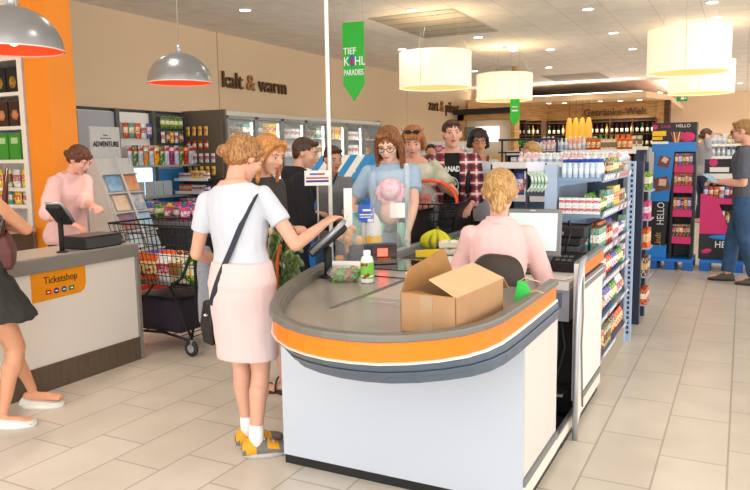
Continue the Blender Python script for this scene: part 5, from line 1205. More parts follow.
# ---- deli corner on the left, far back
g = empty('oak_cabinet', (-5.3, 16, 0)); MB().b2(-.62, .60, 0, .3, 1.0, 2.35).build('back_panel', mat('pale_interior', 'D8C7AE', .7), g); MB().b2(-.66, -.5, -.2, .3, 0, 2.38).b2(-.66, .62, -.2, .3, 2.25, 2.38).build('frame', M_wood, g)
MB().b2(-.7, .66, -.4, .25, 2.38, 2.50).build('canopy', M_blk2, g); MB().b2(-.2, .35, -.22, -.2, 1.75, 2.1).build('menu_screen', mat('menu_white', 'F4F6F8', .3, emit=.8), g); MB().b2(-.45, -.25, -.22, -.2, 1.8, 2.1).build('menu_screen', mat('menu_dark', '6A7A74', .3), g)
MB().b2(.62, .7, -.2, .2, 0, 3.4).build('post', M_wood, g); T(g, 'oak cabinet with black canopy and white menu screen at the deli', 'cabinet')
g = empty('deli_counter', (-4.6, 13.0, 0)); MB().b2(-1.2, 1.0, -.4, .4, 0, 1.05).build('body', M_cream, g); MB().b2(-1.2, 1.0, -.45, -.40, .95, 1.25).build('glass_front', M_glass, g); MB().b2(-1.2, 1.0, -.1, .4, 1.22, 1.26).build('top_shelf', M_wood, g); MB().b2(-1.25, 1.05, -.47, -.41, .85, .95).build('rail', M_black, g); T(g, 'cream deli counter with glass front and wooden top shelf', 'counter')
g = empty('wooden_crate', (-3.3, 11.0, 0)); m = MB()
for z in (.95, 1.08, 1.21): m.b2(-.35, .35, -.25, -.23, z, z + .09)
m.b2(-.35, -.33, -.25, .25, .95, 1.3).b2(.33, .35, -.25, .25, .95, 1.3).b2(-.35, .35, -.25, .25, .93, .95).b2(-.35, .35, .23, .25, .95, 1.45); m.build('crate_body', mat('pine', 'D8AE62', .6), g); MB().b2(-.4, .4, -.3, .3, 0, .92).build('table', M_cream, g); T(g, 'pale pine crate on a cream table beyond the checkout queue', 'crate')
for k in range(6): put(bottlemesh('gold', .16, .04), 'jar', (-3.55 + k * .1, 11.0, .951), 0, 'golden jar standing in the pale pine crate', 'jar', 'golden jars in the pine crate')
g = empty('display_fridge', (-3.0, 8.6, 0)); MB().b2(-.35, .35, -.3, .3, 0, 1.02).build('body', M_white, g); MB().quad([(-.35, -.3, 1.02), (.35, -.3, 1.02), (.35, .3, 1.18), (-.35, .3, 1.18)], th=.02).build('sloped_lid', M_alu, g); MB().b2(-.3, .3, -.31, -.3, .62, .9).build('label_panel', mat('fridge_blue', '8FB0D8', .4), g); T(g, 'white low display fridge with sloping lid beyond the cashier', 'fridge')
gondola('shelf_gondola', -6.9, -4.9, 13.9, 14.4, 1.75, (.8, 1.2, 1.5), M_white, 'white shelf of pink and white packs along the freezer wall')
row((-6.8, 13.95), (-5.0, 13.95), 1.501, 18, [('pouch', 'white'), ('pouch', 'pink'), ('carton', 'white'), ('white', 'w')], 'on the top shelf along the freezer wall', '', 0, 2, (.16, .22), .09)
row((-6.8, 13.95), (-5.0, 13.95), 1.201, 18, [('carton', 'black'), ('pouch', 'white'), ('carton', 'brown')], 'on the second shelf along the freezer wall', '', 0, 3, (.16, .22), .09)

# ---- wall freezers
M_fr = mat('freezer_frame', '8D9294', .4, .4); M_taupe = mat('taupe_panel', '6F6459', .6)
g = empty('wall_freezer', (-6.9, 10.45, 0)); Lf = lambda mb: mb.xf(Matrix.Translation((6.9, -10.45, 0)))
Lf(MB().b2(-7.29, -6.5, 8.04, 8.07, 0, 2.16)).build('side_panel', M_taupe, g); Lf(MB().b2(-7.29, -7.26, 8.07, 12.9, 0, 2.13)).build('back_panel', M_white, g); Lf(MB().b2(-7.28, -6.5, 8.07, 12.9, 2.08, 2.14)).build('top_panel', mat('freezer_top', 'C7C4BE', .5), g)
Lf(MB().b2(-7.28, -6.5, 12.87, 12.9, 0, 2.16)).build('side_panel', M_fr, g); Lf(MB().b2(-7.28, -6.5, 8.07, 12.9, 0, .5)).build('base', M_dgrey, g)
for k in range(7):
    y0 = 8.07 + k * .686; y1 = y0 + .686
    d_ = Lf(MB().b2(-6.53, -6.49, y0, y0 + .035, .5, 2.08).b2(-6.53, -6.49, y1 - .035, y1, .5, 2.08).b2(-6.53, -6.49, y0, y1, 2.04, 2.08).b2(-6.53, -6.49, y0, y1, .5, .56)).build('door', M_fr, g)
    Lf(MB().b2(-6.515, -6.505, y0 + .035, y1 - .035, .56, 2.04)).build('pane', M_glass, d_); Lf(MB().cyl((-6.46, y1 - .06, 1.0), (-6.46, y1 - .06, 1.5), .010, n=8)).build('handle', M_dgrey, d_)
    Lf(MB().b2(-6.60, -6.58, y0 - .012, y0 + .012, .6, 2.0)).build('light_tube', mat('freezer_tube', (.92, 1, .97), .3, emit=5), g)
for z in (.6, .9, 1.2, 1.5, 1.8): Lf(MB().b2(-7.2, -6.62, 8.08, 12.86, z - .015, z)).build('shelf', M_white, g)
T(g, 'row of upright freezers with glass doors under the raised letters', 'freezer')
for z, kk, sd in ((1.801, [('carton', 'white'), ('pouch', 'cream'), ('carton', 'teal'), ('carton', 'yellow')], 1), (1.501, [('carton', 'cream'), ('pouch', 'green'), ('carton', 'white'), ('pouch', 'yellow')], 3), (1.201, [('carton', 'white'), ('pouch', 'blue'), ('carton', 'red')], 5), (.901, [('pouch', 'white'), ('carton', 'blue')], 6)):
    row((-6.74, 8.15), (-6.74, 12.8), z, 36, kk, 'behind the glass doors on the %s freezer shelf' % {1.801: 'top', 1.501: 'second', 1.201: 'third', .901: 'fourth'}[z], '', R(90), sd, (.12, .21), .12, .12, run=4)
# ice cream chest with striped awning
g = empty('ice_cream_chest', (-4.1, 7.0, 0)); MB().b2(-.42, .42, -.3, .3, 0, 1.02).build('body', M_blue, g, bevel=.02)
for sx in (-1, 1):
    for sy in (-1, 1): MB().cyl((sx * .38, sy * .26, 1.0), (sx * .38, sy * .26, 1.34), .012, n=8).build('post', M_paper, g)
m = MB()
for k in range(10):
    x0 = -.47 + k * .094
    for sy in (-1, 1): m.quad([(x0, sy * .36, 1.25), (x0 + .094, sy * .36, 1.25), (x0 + .094, 0, 1.50), (x0, 0, 1.50)], k % 2, th=.006 * sy)
    m.b2(x0, x0 + .094, -.37, -.36, 1.16, 1.25, k % 2)
m.build('awning', [M_paper, mat('awning_blue', '2C93D8', .6)], g)
for sx in (-1, 1): MB().loft([[(sx * .47, -.36, 1.25), (sx * .47, .36, 1.25), (sx * .47, 0, 1.50)], [(sx * .48, -.36, 1.25), (sx * .48, .36, 1.25), (sx * .48, 0, 1.50)]], sm=False).build('gable', mat('awning_blue'  , '2C93D8'), g); 
MB().cyl((.481, -.02, 1.34), (.487, -.02, 1.34), .05, n=16).build('emblem', mat('round_emblem', 'E8B088', .5), g)
T(g, 'blue ice cream chest with blue and white striped awning by the freezers', 'freezer')

# ---- magazine wall
g = empty('magazine_wall', (-7.2, 7.0, 0)); Lm = lambda mb: mb.xf(Matrix.Translation((7.2, -7.0, 0)))
Lm(MB().b2(-7.29, -7.24, 6.12, 8.03, 0, 2.10)).build('back_panel', mat('pale_back', 'F0EEEC', .6), g)
Lm(MB().b2(-7.24, -7.20, 6.12, 6.69, 1.0, 2.09)).build('grey_panel', mat('blue_grey_board', 'A9ADB6', .6), g)
for y in (6.72, 7.36, 7.98): Lm(MB().b2(-7.24, -7.17, y - .03, y + .03, 0, 2.13)).build('upright', M_dgrey, g)
Lm(MB().b2(-7.24, -6.93, 6.7, 7.98, 1.375, 1.40)).build('shelf', M_fr, g); Lm(MB().b2(-7.24, -6.95, 6.5, 7.98, .96, .985)).build('shelf', M_fr, g); Lm(MB().b2(-7.24, -6.80, 6.3, 8.0, .74, .765)).build('shelf', M_fr, g)
Lm(MB().b2(-7.235, -7.225, 6.74, 7.34, 1.0, 1.36)).build('light_panel', mat('blue_glow_panel', (.55, .82, 1), .4, emit=1.4), g)
Lm(MB().b2(-7.235, -7.225, 7.39, 7.95, .8, 1.34)).build('blue_panel', mat('blue_back', '3A86C8', .5), g)
Lm(MB().b2(-7.235, -7.2, 7.40, 7.95, 1.40, 2.10)).build('pegboard', M_dgrey, g)
T(g, 'magazine and toy wall section below the dark rail', 'shelf')
mg = ['white', 'red', 'teal', 'cream', 'pink', 'orange', 'green', 'yellow']
for r_, (z, x) in enumerate(((1.402, -7.02),)):
    for k in range(13):
        c = ['white', 'cream', 'white', 'teal', 'white', 'red', 'cream', 'white', 'pink', 'white', 'cream', 'orange', 'white'][k]; lb = '%s covered magazine in the %s row of the magazine wall' % (NM[c], ('front', 'back')[r_])
        put(mesh_of('mag_' + c, lambda m: m.b2(-.1, .1, -.004, .004, 0, .26).b2(-.1, .1, -.005, -.004, 0, .26), [pack('mag_' + c, *PK[c][::-1], .72, .9, sc=4)]), 'magazine', (x, 6.78 + k * .095, z), R(90 + 12), lb, 'magazine', lb, rx=0, ry=R(0))
for k in range(5):
    c = ['red', 'teal', 'orange', 'white', 'blue'][k]
    for r_ in range(1): put(pouchmesh(c, .10, .02, .20), 'hanging_pack', (-7.19, 6.86 + k * .105, 1.76), R(90), '%s toy pack hanging above the magazines' % NM[c], 'packet', '%s toy packs above the magazines' % NM[c])
for r_, z in enumerate((1.90, 1.70, 1.50)):
    for k in range(5):
        c = (['green', 'green', 'green'], ['white', 'brown', 'yellow'], ['yellow', 'teal', 'white'])[r_][k % 3]
        put(pouchmesh(c, .075, .02, .15), 'hanging_pack', (-7.12, 7.46 + k * .088, z), R(90), '%s pack hanging on the dark pegboard, %s row' % (NM[c], ('upper', 'middle', 'lower')[r_]), 'packet', '%s packs on the dark pegboard %s row' % (NM[c], ('upper', 'middle', 'lower')[r_]))
        MB().cyl((-7.2, 7.46 + k * .088, z + .155), (-7.06, 7.46 + k * .088, z + .16), .004, n=5).build('peg', M_alu, g).location = (7.2, -7.0, 0)
for r_, (z, c, n_) in enumerate(((1.80, 'yellow', 4), (1.60, 'red', 4), (1.42, 'white', 5), (1.24, 'yellow', 5))):
    for k in range(n_): put(pouchmesh(c, .07, .025, .13), 'hanging_pack', (-7.1 + k * .11, 7.94, z), 0, '%s pack hanging on the side of the taupe freezer panel' % NM[c], 'packet', '%s packs on the taupe freezer panel' % NM[c])
g2 = empty('peg_shelf', (-6.9, 7.9, 0))
for z in (1.20, 1.02, .86): MB().b2(-.25, .35, -.22, .12, z - .02, z).build('shelf', M_blk2, g2); MB().b2(-.25, .35, -.235, -.22, z - .03, z + .01).build('price_rail', M_paper, g2)
MB().b2(-.25, .35, .11, .13, .0, 2.0).build('back_panel', M_taupe, g2)
T(g2, 'black shelves fixed against the taupe side of the freezers', 'shelf')
for z, kk, sd in ((1.201, [('carton', 'yellow'), ('carton', 'white')], 1), (1.021, [('carton', 'white'), ('carton', 'blue'), ('carton', 'orange')], 2), (.861, [('carton', 'blue'), ('carton', 'purple')], 3)): row((-7.12, 7.75), (-6.58, 7.75), z, 7, kk, 'on the black shelf at %s height beside the freezers' % {1.201: 'chest', 1.021: 'waist', .861: 'hip'}[z], '', 0, sd, (.07, .11), .065)
for k in range(5): put(mesh_of('disc_case', lambda m: m.b2(-.07, .07, -.01, .01, 0, .2).b2(-.05, .05, -.012, -.01, .02, .09), [mat('case_grey', 'A7ADB2', .4)]), 'disc_case', (-7.02, 6.72 + k * .17, .986), R(90), 'grey disc case under the magazine shelf', 'case', 'grey disc cases under the magazine shelf')
rn = random.Random(12)
for k in range(26):
    c = rn.choice(['blue', 'purple', 'teal', 'pink', 'white', 'blue', 'orange']); put(pouchmesh(c, .12, .05, .12), 'toy_packet', (rn.uniform(-7.1, -6.86), 6.35 + k * .062, .767), rn.uniform(0, 3), '%s toy packet lying on the low shelf of the magazine wall' % NM[c], 'packet', '%s toy packets on the low shelf' % NM[c])
# ================================================================= TICKET COUNTER
g = empty('ticket_counter', (-4.15, 2.4, 0)); Lt = lambda mb: mb.xf(Matrix.Translation((4.15, -2.4, 0)))
M_tc = mat('counter_cream', 'EFE8E0', .35); M_tg = mat('counter_grey_band', '8A857F', .4); M_tw = mat('counter_brown_kick', '6A5848', .55, var=.25, scale=5, stretch=(1, 10, 1))
Lt(MB().b2(-4.32, -3.97, .6, 3.80, .17, .79)).build('body', M_tc, g)
Lt(MB().b2(-4.40, -3.95, .55, 3.83, .78, .872)).build('edge_band', M_tg, g, bevel=.004)
Lt(MB().b2(-4.395, -3.955, .56, 3.825, .8725, .878)).build('worktop', mat('counter_top_grey', 'A8A29A', .3), g)
Lt(MB().b2(-4.33, -3.955, .58, 3.81, .0, .17)).build('kickboard', M_tw, g); Lt(MB().b2(-4.35, -3.95, 3.80, 3.83, .0, .78)).build('end_panel', M_tg, g)
o = Lt(MB().loft([[(x, y, z) for y, z in ((2.93, .78), (3.35, .78), (3.35, .66), (3.335, .62), (3.30, .60), (2.93, .59))] for x in (-3.97, -3.966)], sm=False)).build('ticket_sign', mat('ticket_orange', 'F79A10', .45), g)
FT = frame((-3.964 + 4.15, 3.02 - 2.4, .70), (0, 1, 0), (0, 0, 1))
text('Ticketshop', .068, mat('print_dark', '2A2420', .6), 'lettering', o, FT, .002, squeeze=.86)
for k, (c, sh) in enumerate((('C8202A', 0), ('4A2A80', 1), ('1E5A9A', 1), ('1A8A5A', 0))):
    m = MB(); yy = 3.02 + .03 + k * .06 - 2.4; xx = -3.964 + 4.15
    if sh: m.cyl((xx, yy, .645), (xx + .002, yy, .645), .02, n=18)
    else: m.b2(xx, xx + .002, yy - .02, yy + .02, .63, .66)
    m.b2(xx + .002, xx + .003, yy - .01, yy + .01, .641, .649, 1); m.build('badge', [mat('badge_%d' % k, c, .5), M_paper], o)
T(g, 'white ticket counter with grey band, brown base and orange Ticketshop sign', 'counter')
terminal('card_terminal', (-4.03, 3.23, .879), R(200), 'black card terminal on a post on the ticket counter', .85, h=.30, tilt=-40)
g = empty('cash_drawer', (-4.10, 3.53, .879)); MB().b2(-.11, .13, -.165, .165, 0, .085).build('body', M_blk2, g, bevel=.008); MB().b2(.13, .135, -.155, .155, .008, .075).build('drawer', M_dgrey, g); MB().b2(-.10, .125, -.155, .155, .0855, .089).build('top_plate', mat('dark_slate', '34363C', .3), g); T(g, 'black box shaped cash drawer on the ticket counter', 'cash drawer')
g = empty('counter_tray', (-4.16, 3.76, .879)); MB().b2(-.10, .10, -.05, .05, 0, .012).b2(-.10, -.09, -.05, .05, 0, .03).b2(.09, .10, -.05, .05, 0, .03).build('tray', M_alu, g); T(g, 'small grey tray at the end of the ticket counter', 'tray')
# back counter and the tall white shelf of chocolates
g = empty('back_counter', (-6.6, 3.6, 0)); MB().b2(-.5, .45, -1.2, 1.0, 0, .80).build('body', M_wood_dk, g); MB().b2(-.5, .48, -1.22, 1.02, .80, .84).build('worktop', mat('warm_stone', 'B9A48C', .4), g); T(g, 'brown back counter with stone coloured top behind the clerk', 'counter')
g = empty('red_tray', (-6.3, 4.1, .842)); MB().b2(-.08, .08, -.12, .12, 0, .02).b2(-.08, -.07, -.12, .12, .02, .06).build('tray', M_red, g); T(g, 'small red tray on the back counter', 'tray')
g = empty('glass_jar', (-6.25, 4.32, .842)); MB().lathe([(.05, 0), (.055, .02), (.055, .12), (.04, .14), (.042, .15)], n=16, caps=False).build('jar_body', M_glass, g); MB().cyl((0, 0, .15), (0, 0, .165), .045).build('lid', M_alu, g); T(g, 'clear glass jar on the back counter', 'jar')
g = empty('display_cabinet', (-6.75, 4.95, 0)); M_ws = mat('warm_white_shelf', 'F6F0E6', .4)
MB().b2(-.5, .45, .14, .16, 0, CEIL).build('back_panel', M_ws, g); MB().b2(.43, .50, -.26, .16, 0, CEIL).build('side_panel', M_ws, g); MB().b2(-.5, -.45, -.26, .16, 0, CEIL).build('side_panel', M_ws, g)
for z in (1.05, 1.22, 1.50, 1.83, 2.16, 2.5): MB().b2(-.45, .43, -.26, .14, z - .035, z).build('shelf', M_ws, g)
T(g, 'tall white shelf cabinet of chocolate boxes beside the orange column', 'cabinet')
for k in range(4):
    o = empty('gift_box', (-7.06 + k * .2, 4.78, 2.161)); MB().b2(-.09, .09, -.04, .04, 0, .25).build('body', M_blk2, o); MB().ell((0, -.042, .10), (.05, .006, .06)).build('picture', mat('gold_print', 'C8A02A', .4, c2='6A3A12', scale=30), o); T(o, 'black gift box with golden picture on the upper cabinet shelf', 'box', 'black gift boxes on the upper cabinet shelf')
for k in range(4):
    o = empty('chocolate_box', (-7.06 + k * .2, 4.78, 1.831)); MB().b2(-.09, .09, -.04, .04, 0, .25).build('body', mat('choc_brown', '3A2018', .4), o); MB().lathe([(.05, 0), (.058, .004), (.03, .008)], n=6).xf(Matrix.Translation((0, -.04, .11)) @ Matrix.Rotation(R(90), 4, 'X')).build('picture', mat('praline', 'D08A5A', .5), o); T(o, 'brown chocolate box with a heart shaped praline picture', 'box', 'brown chocolate boxes on the middle cabinet shelf')
for k in range(4): put(mesh_of('plain_green_pack', lambda m: m.b2(-.085, .085, -.03, .03, 0, .26).b2(-.05, .05, -.032, -.03, .16, .22, 1), [mat('gift_green', '3F9E32', .5), mat('gift_green_lt', 'BFE0A8', .5)]), 'green_gift_bag', (-7.1 + k * .19, 4.79, 1.501), 0, 'green gift pack on the cabinet shelf below the chocolate boxes', 'packet', 'green gift packs in the cabinet')
for k in range(6): put(pouchmesh(('white', 'yellow', 'yellow', 'cream')[k % 4], .11, .05, .18), 'sweet_bag', (-7.1 + k * .135, 4.78, 1.221), 0, '%s sweet bag in the white cabinet' % ('white', 'yellow', 'yellow', 'cream')[k % 4], 'packet', '%s sweet bags in the cabinet' % ('white', 'yellow', 'yellow', 'cream')[k % 4])
for k in range(6): put(pouchmesh(('yellow', 'white', 'yellow', 'teal')[k % 4], .11, .05, .13), 'sweet_bag', (-7.1 + k * .135, 4.78, 1.051), 0, 'low lying %s sweet bag in the white cabinet' % ('yellow', 'white', 'yellow', 'turquoise')[k % 4], 'packet', 'low %s sweet bags in the cabinet' % ('yellow', 'white', 'yellow', 'turquoise')[k % 4])

# brochure rack with the ADVENTURE header
g = empty('brochure_rack', (-5.52, 5.27, 0)); M_rk = mat('washed_board', 'C9C9C6', .7, var=.12, scale=5, stretch=(1, 12, 1))
top, bot = Vector((-.22, 0, 1.50)), Vector((.20, 0, .55)); up_ = (top - bot).normalized(); nrm = Vector((up_.z, 0, -up_.x))
MB().loft([[(-.30, -.19, 1.50), (-.30, .19, 1.50), (-.285, .19, 1.50), (-.285, -.19, 1.50)], [(-.31, -.19, 1.82), (-.31, .19, 1.82), (-.295, .19, 1.82), (-.295, -.19, 1.82)]], sm=False).build('header', M_rk, g)
MB().loft([[(top.x - .02, -.22, 1.5), (top.x - .02, .22, 1.5), (top.x, .22, 1.5), (top.x, -.22, 1.5)], [(bot.x - .02, -.22, .55), (bot.x - .02, .22, .55), (bot.x, .22, .55), (bot.x, -.22, .55)]], sm=False).build('sloping_back', M_rk, g)
for sy in (-.22, .22): MB().loft([[(-.34, sy - .01, 0), (.34, sy - .01, 0), (.34, sy + .01, 0), (-.34, sy + .01, 0)], [(-.34, sy - .01, 1.5), (-.20, sy - .01, 1.5), (-.20, sy + .01, 1.5), (-.34, sy + .01, 1.5)]], sm=False).build('side_panel', M_rk, g)
for q in range(5):
    c = bot.lerp(top, q / 5 + .02); MB().quad([c + Vector((.0, -.22, 0)), c + Vector((.0, .22, 0)), c + nrm * .05 + Vector((0, .22, 0)), c + nrm * .05 + Vector((0, -.22, 0))], th=.01).build('ledge', M_rk, g)
MB().quad([bot + nrm * .045 + Vector((0, -.012, 0)), bot + nrm * .045 + Vector((0, .012, 0)), top + nrm * .045 + Vector((0, .012, 0)), top + nrm * .045 + Vector((0, -.012, 0))], th=.01).build('middle_bar', M_rk, g)
text('ADVENTURE', .075, M_blk2, 'lettering', g, frame((-.283, -.17, 1.62), (0, 1, 0), (0, 0, 1)), .003, squeeze=.78, thick=.001)
MB().b2(-.302, -.290, -.07, .07, 1.70, 1.708).b2(-.302, -.290, -.03, .03, 1.73, 1.74).build('underline', M_blk2, g)
T(g, 'washed wood brochure rack with ADVENTURE header behind the clerk', 'rack')
cs = ['E8E0D4', '3A8AC0', 'C86A3A', '7FB4D8', 'D8D0C0', '2A6EA8', 'A8C8E0', 'E0B088']
for q in range(4):
    for s_ in (0, 1):
        c = g.location + bot.lerp(top, (q) / 5 + .045) + nrm * .014; yy = (-.11, .11)[s_]
        me = mesh_of('leaflet_%d' % (q * 2 + s_), lambda m: m.b2(-.085, .085, -.006, 0, 0, .165), [mat('leaflet_%d' % (q * 2 + s_), cs[q * 2 + s_], .4, c2=cs[(q * 2 + s_ + 3) % 8], scale=7)])
        o = put(me, 'brochure', (c.x, c.y + yy, c.z), R(90), 'travel brochure in row %s of the %s column of the rack' % (('one', 'two', 'three', 'four')[q], ('near', 'far')[s_]), 'brochure', '', rx=0)
        o.rotation_euler = (-math.atan2(.42, .95), 0, R(90))
        o['label'] = 'brochure with %s cover in the %s row, %s column of the ADVENTURE rack' % (('cream', 'blue', 'rusty', 'light blue', 'stone', 'deep blue', 'sky blue', 'peach')[q * 2 + s_], ('lowest', 'second lowest', 'second highest', 'highest')[q], ('near', 'far')[s_])

# ================================================================= SHOPPING TROLLEY
M_wire = mat('black_wire', '1C1C1E', .4, .5)
g = empty('shopping_trolley', (-3.95, 4.28, 0))
m = MB()
def ringz(z, k): return [(-.50 * k, -.27 * k, z), (.36, -.27, z), (.36, .27, z), (-.50 * k, .27 * k, z), (-.50 * k, -.27 * k, z)]
for z, k in ((.52, .78), (.60, .83), (.68, .87), (.76, .90), (.84, .94), (.92, .97), (.99, 1.0)): m.tube(ringz(z, k), .0035 if z < .98 else .008, 5)
for i in range(19):
    t = i / 18
    for sy in (-1, 1): m.cyl((-.39 + t * .75, sy * (.21 + .06 * t), .52), (-.50 + t * .86, sy * .27, .99), .0025, n=4)
for i in range(11):
    y = -.21 + i * .042; m.cyl((-.39, y, .52), (-.50, y * 1.28, .99), .0025, n=4); m.cyl((-.39, y, .52), (.36, y * 1.2, .52), .0025, n=4)
m.build('basket', M_wire, g)
m = MB()
for sy in (-1, 1):
    m.tube([(.30, sy * .27, .12), (.36, sy * .27, .35), (.38, sy * .26, .9), (.43, sy * .26, 1.05)], .011, 8); m.tube([(.30, sy * .27, .12), (0, sy * .24, .15), (-.45, sy * .20, .12)], .011, 8); m.tube([(-.45, sy * .20, .12), (-.32, sy * .2, .3), (-.10, sy * .22, .52)], .009, 6); m.tube([(.30, sy * .27, .15), (.10, sy * .25, .52)], .009, 6)
m.tube([(-.45, -.20, .12), (-.45, .20, .12)], .010, 6)
for i in range(7): m.cyl((.28 - i * .1, -.25 + i * .008, .14), (.28 - i * .1, .25 - i * .008, .14), .004, n=5)
m.build('frame', M_wire, g)
MB().cyl((.44, -.27, 1.06), (.44, .27, 1.06), .015).build('handle', M_dgrey, g); MB().tube([(.42, -.27, .98), (.37, -.29, .8), (.25, -.285, .60), (.12, -.28, .52)], .012, 6).build('handle_bracket', M_black, g)
for sx, sy in ((.30, -.27), (.30, .27), (-.45, -.20), (-.45, .20)):
    o = MB().lathe([(.058, -.012), (.062, -.006), (.062, .006), (.058, .012)], n=20).xf(Matrix.Translation((sx, sy, .062)) @ Matrix.Rotation(R(90), 4, 'X')).build('wheel', mat('wheel_rubber', '2A2A2C', .6), g)
    MB().lathe([(.03, -.014), (.036, 0), (.03, .014)], n=16).xf(Matrix.Translation((sx, sy, .062)) @ Matrix.Rotation(R(90), 4, 'X')).build('hub', M_alu, o); MB().tube([(sx, sy, .062), (sx + .01, sy, .13)], .016, 6).build('fork', mat('caster_grey', '8A8C90', .4, .4), g)
MB().b2(.362, .372, -.2, .2, .62, .9).build('child_flap', M_blk2, g)
T(g, 'black wire shopping trolley full of goods beside the ticket counter', 'shopping trolley')
rn = random.Random(21)
for k, (c, lb) in enumerate((('orange', 'orange net of carrots'), ('orange', 'orange snack bag'), ('white', 'white wrapped packet'), ('cream', 'cream packet'), ('green', 'green packet'), ('blue', 'blue packet'), ('orange', 'orange packet of buns'), ('brown', 'brown packet'), ('teal', 'turquoise packet'))):
    put(pouchmesh(c, .20, .12, .22), 'grocery_pack', (-4.22 + (k % 5) * .125, 4.14 + (k // 5) * .2, .53), rn.uniform(-.4, .4), lb + ' inside the black trolley%s' % (' near side' if k < 5 else ' far side'), 'groceries', '')
g = empty('folding_crate', (-4.02, 4.27, .15)); MB().b2(-.20, .22, -.2, .2, 0, .26).build('body', mat('dark_plum', '2A2434', .5), g); MB().b2(-.21, .23, -.21, .21, .25, .275).build('rim', M_black, g); T(g, 'dark plum folding crate on the lower trolley rack', 'crate')
g = empty('red_crate', (-4.75, 4.75, 0)); m = MB().b2(-.22, .22, -.16, .16, 0, .02)
for z in (.06, .13, .20, .27): m.b2(-.22, .22, -.16, -.145, z, z + .04).b2(-.22, .22, .145, .16, z, z + .04).b2(-.22, -.205, -.16, .16, z, z + .04).b2(.205, .22, -.16, .16, z, z + .04)
m.build('crate_body', mat('crate_red', 'C8321E', .5), g); T(g, 'red slatted crate on the floor beyond the ticket counter', 'crate')
g = empty('blue_floor_mat', (-4.6, 5.4, 0)); MB().b2(-.9, .8, -.5, .5, 0, .012).build('mat_body', mat('mat_blue', '3E7FB4', .5), g); T(g, 'blue mat on the floor beyond the trolley', 'mat')
# low bargain bin with bright toys behind the trolley
g = empty('bargain_bin', (-6.0, 6.2, 0)); MB().b2(-.7, .7, -.35, .35, .05, .78).build('body', mat('bin_dark', '3C3F48', .6), g); MB().b2(-.72, .72, -.37, .37, .74, .80).build('rim', M_fr, g)
for sx in (-1, 1): MB().b2(sx * .6 - .03, sx * .6 + .03, -.3, .3, 0, .05).build('foot', M_black, g)
T(g, 'dark bargain bin heaped with bright packets before the magazine wall', 'bin')
for k in range(44):
    c = rn.choice(['blue', 'purple', 'teal', 'pink', 'white', 'blue', 'yellow', 'green']); o = put(pouchmesh(c, .16, .06, .15), 'toy_packet', (-6.6 + (k % 11) * .12 + rn.uniform(-.03, .03), 5.95 + (k // 11) * .14, .80 + rn.uniform(0, .05)), rn.uniform(0, 3), '%s packet heaped in the bargain bin' % NM[c], 'packet', '%s packets in the bargain bin' % NM[c])

# ================================================================= TILL EQUIPMENT
g = empty('till_monitor', (-1.06, 4.04, .80), R(6)); MB().box((0, 0, .24), (.32, .035, .27), rot=(R(-12), 0, 0)).build('bezel', mat('monitor_grey', '7C7E80', .4), g, bevel=.006)
MB().box((-.0, -.019, .247), (.275, .006, .215), rot=(R(-12), 0, 0)).build('display', mat('screen_glow', (.62, .75, .76), .2, emit=.22), g)
MB().tube([(0, .02, .22), (0, .06, .10), (0, .04, .01)], .022, 8).build('arm', M_dgrey, g); MB().b2(-.10, .10, -.05, .12, 0, .014).build('foot', M_dgrey, g); MB().box((0, -.014, .368), (.03, .012, .008), rot=(R(-12), 0, 0)).build('logo_plate', M_alu, g)
T(g, 'grey till monitor with pale lit screen facing the cashier', 'monitor')
g = empty('receipt_printer', (-.90, 4.24, .80)); MB().loft([[(-.09, -.10, 0), (.09, -.10, 0), (.09, .10, 0), (-.09, .10, 0)], [(-.09, -.09, .05), (.09, -.09, .05), (.09, .10, .10), (-.09, .10, .10)]], sm=False).build('body', M_blk2, g, bevel=.006)
m = MB()
for i in range(3):
    for j in range(2): m.box((-.05 + i * .035, -.05 + j * .05, .066 + j * .014), (.025, .03, .006), rot=(R(14), 0, 0))
m.build('button', mat('button_grey', '6A6C70', .4), g); T(g, 'black receipt printer with grey buttons beside the till monitor', 'printer')
for k, (x, y, rz) in enumerate(((-.98, 3.90, .1), (-.90, 3.93, -.15))):
    o = MB().b2(-.08, .08, -.06, .06, 0, .004).build('paper_slip', M_paper, loc=(x, y, .801 + k * .0045), rz=rz); T(o, 'white paper slip on the tray by the till, %s' % ('under the other one' if k == 0 else 'on top of the other one'), 'paper')
g = empty('cable', (-.93, 4.36, .80)); MB().tube([(0, 0, .01), (.0, -.06, .12), (.03, -.05, .22), (.0, .04, .28), (-.02, .1, .24)], .006, 6).build('cord', M_black, g); T(g, 'black cable curling above the receipt printer', 'cable')
# goods and panel on the belt
g = empty('side_screen', (-2.06, 5.1, 0)); M_lat = mat('black_lacquer', '121013', .35)
MB().b2(-.012, .012, -.66, .70, .30, .86).b2(-.015, .015, -.66, .70, 1.07, 1.10).b2(-.015, .015, -.66, -.63, .86, 1.1).b2(-.015, .015, .67, .70, .86, 1.1).build('frame', M_lat, g)
MB().b2(-.004, .004, -.63, .67, .86, 1.07).build('infill', mat('dark_flower_print', '0C0A0C', .4, c2='3E342A', scale=50), g)
for sy in (-.55, .55): MB().b2(-.02, .02, sy - .02, sy + .02, 0, .30).build('foot', M_lat, g)
T(g, 'black side screen with dark flowery infill along the checkout belt', 'screen')
g = empty('bananas', (-1.80, 4.40, .850)); M_ban = mat('banana_green_yellow', 'C6CC1E', .5, c2='E4D42A', scale=6)
for k in range(5):
    a = -1.3 + k * .65; MB().tube([(math.sin(a) * (.01 + .085 * math.sin(t * 2.4)), -.035 * math.cos(a) - .03 * math.sin(t * 2.6), .145 - .125 * t) for t in [i / 9 for i in range(10)]], [.006, .011, .018, .021, .023, .023, .021, .018, .012, .006], 8).build('banana', M_ban, g)
MB().cyl((0, -.01, .13), (0, 0, .165), .012, .009).build('stem', mat('stem_brown', '6A6A20', .7), g); T(g, 'bunch of greenish yellow bananas on the checkout belt', 'bananas')
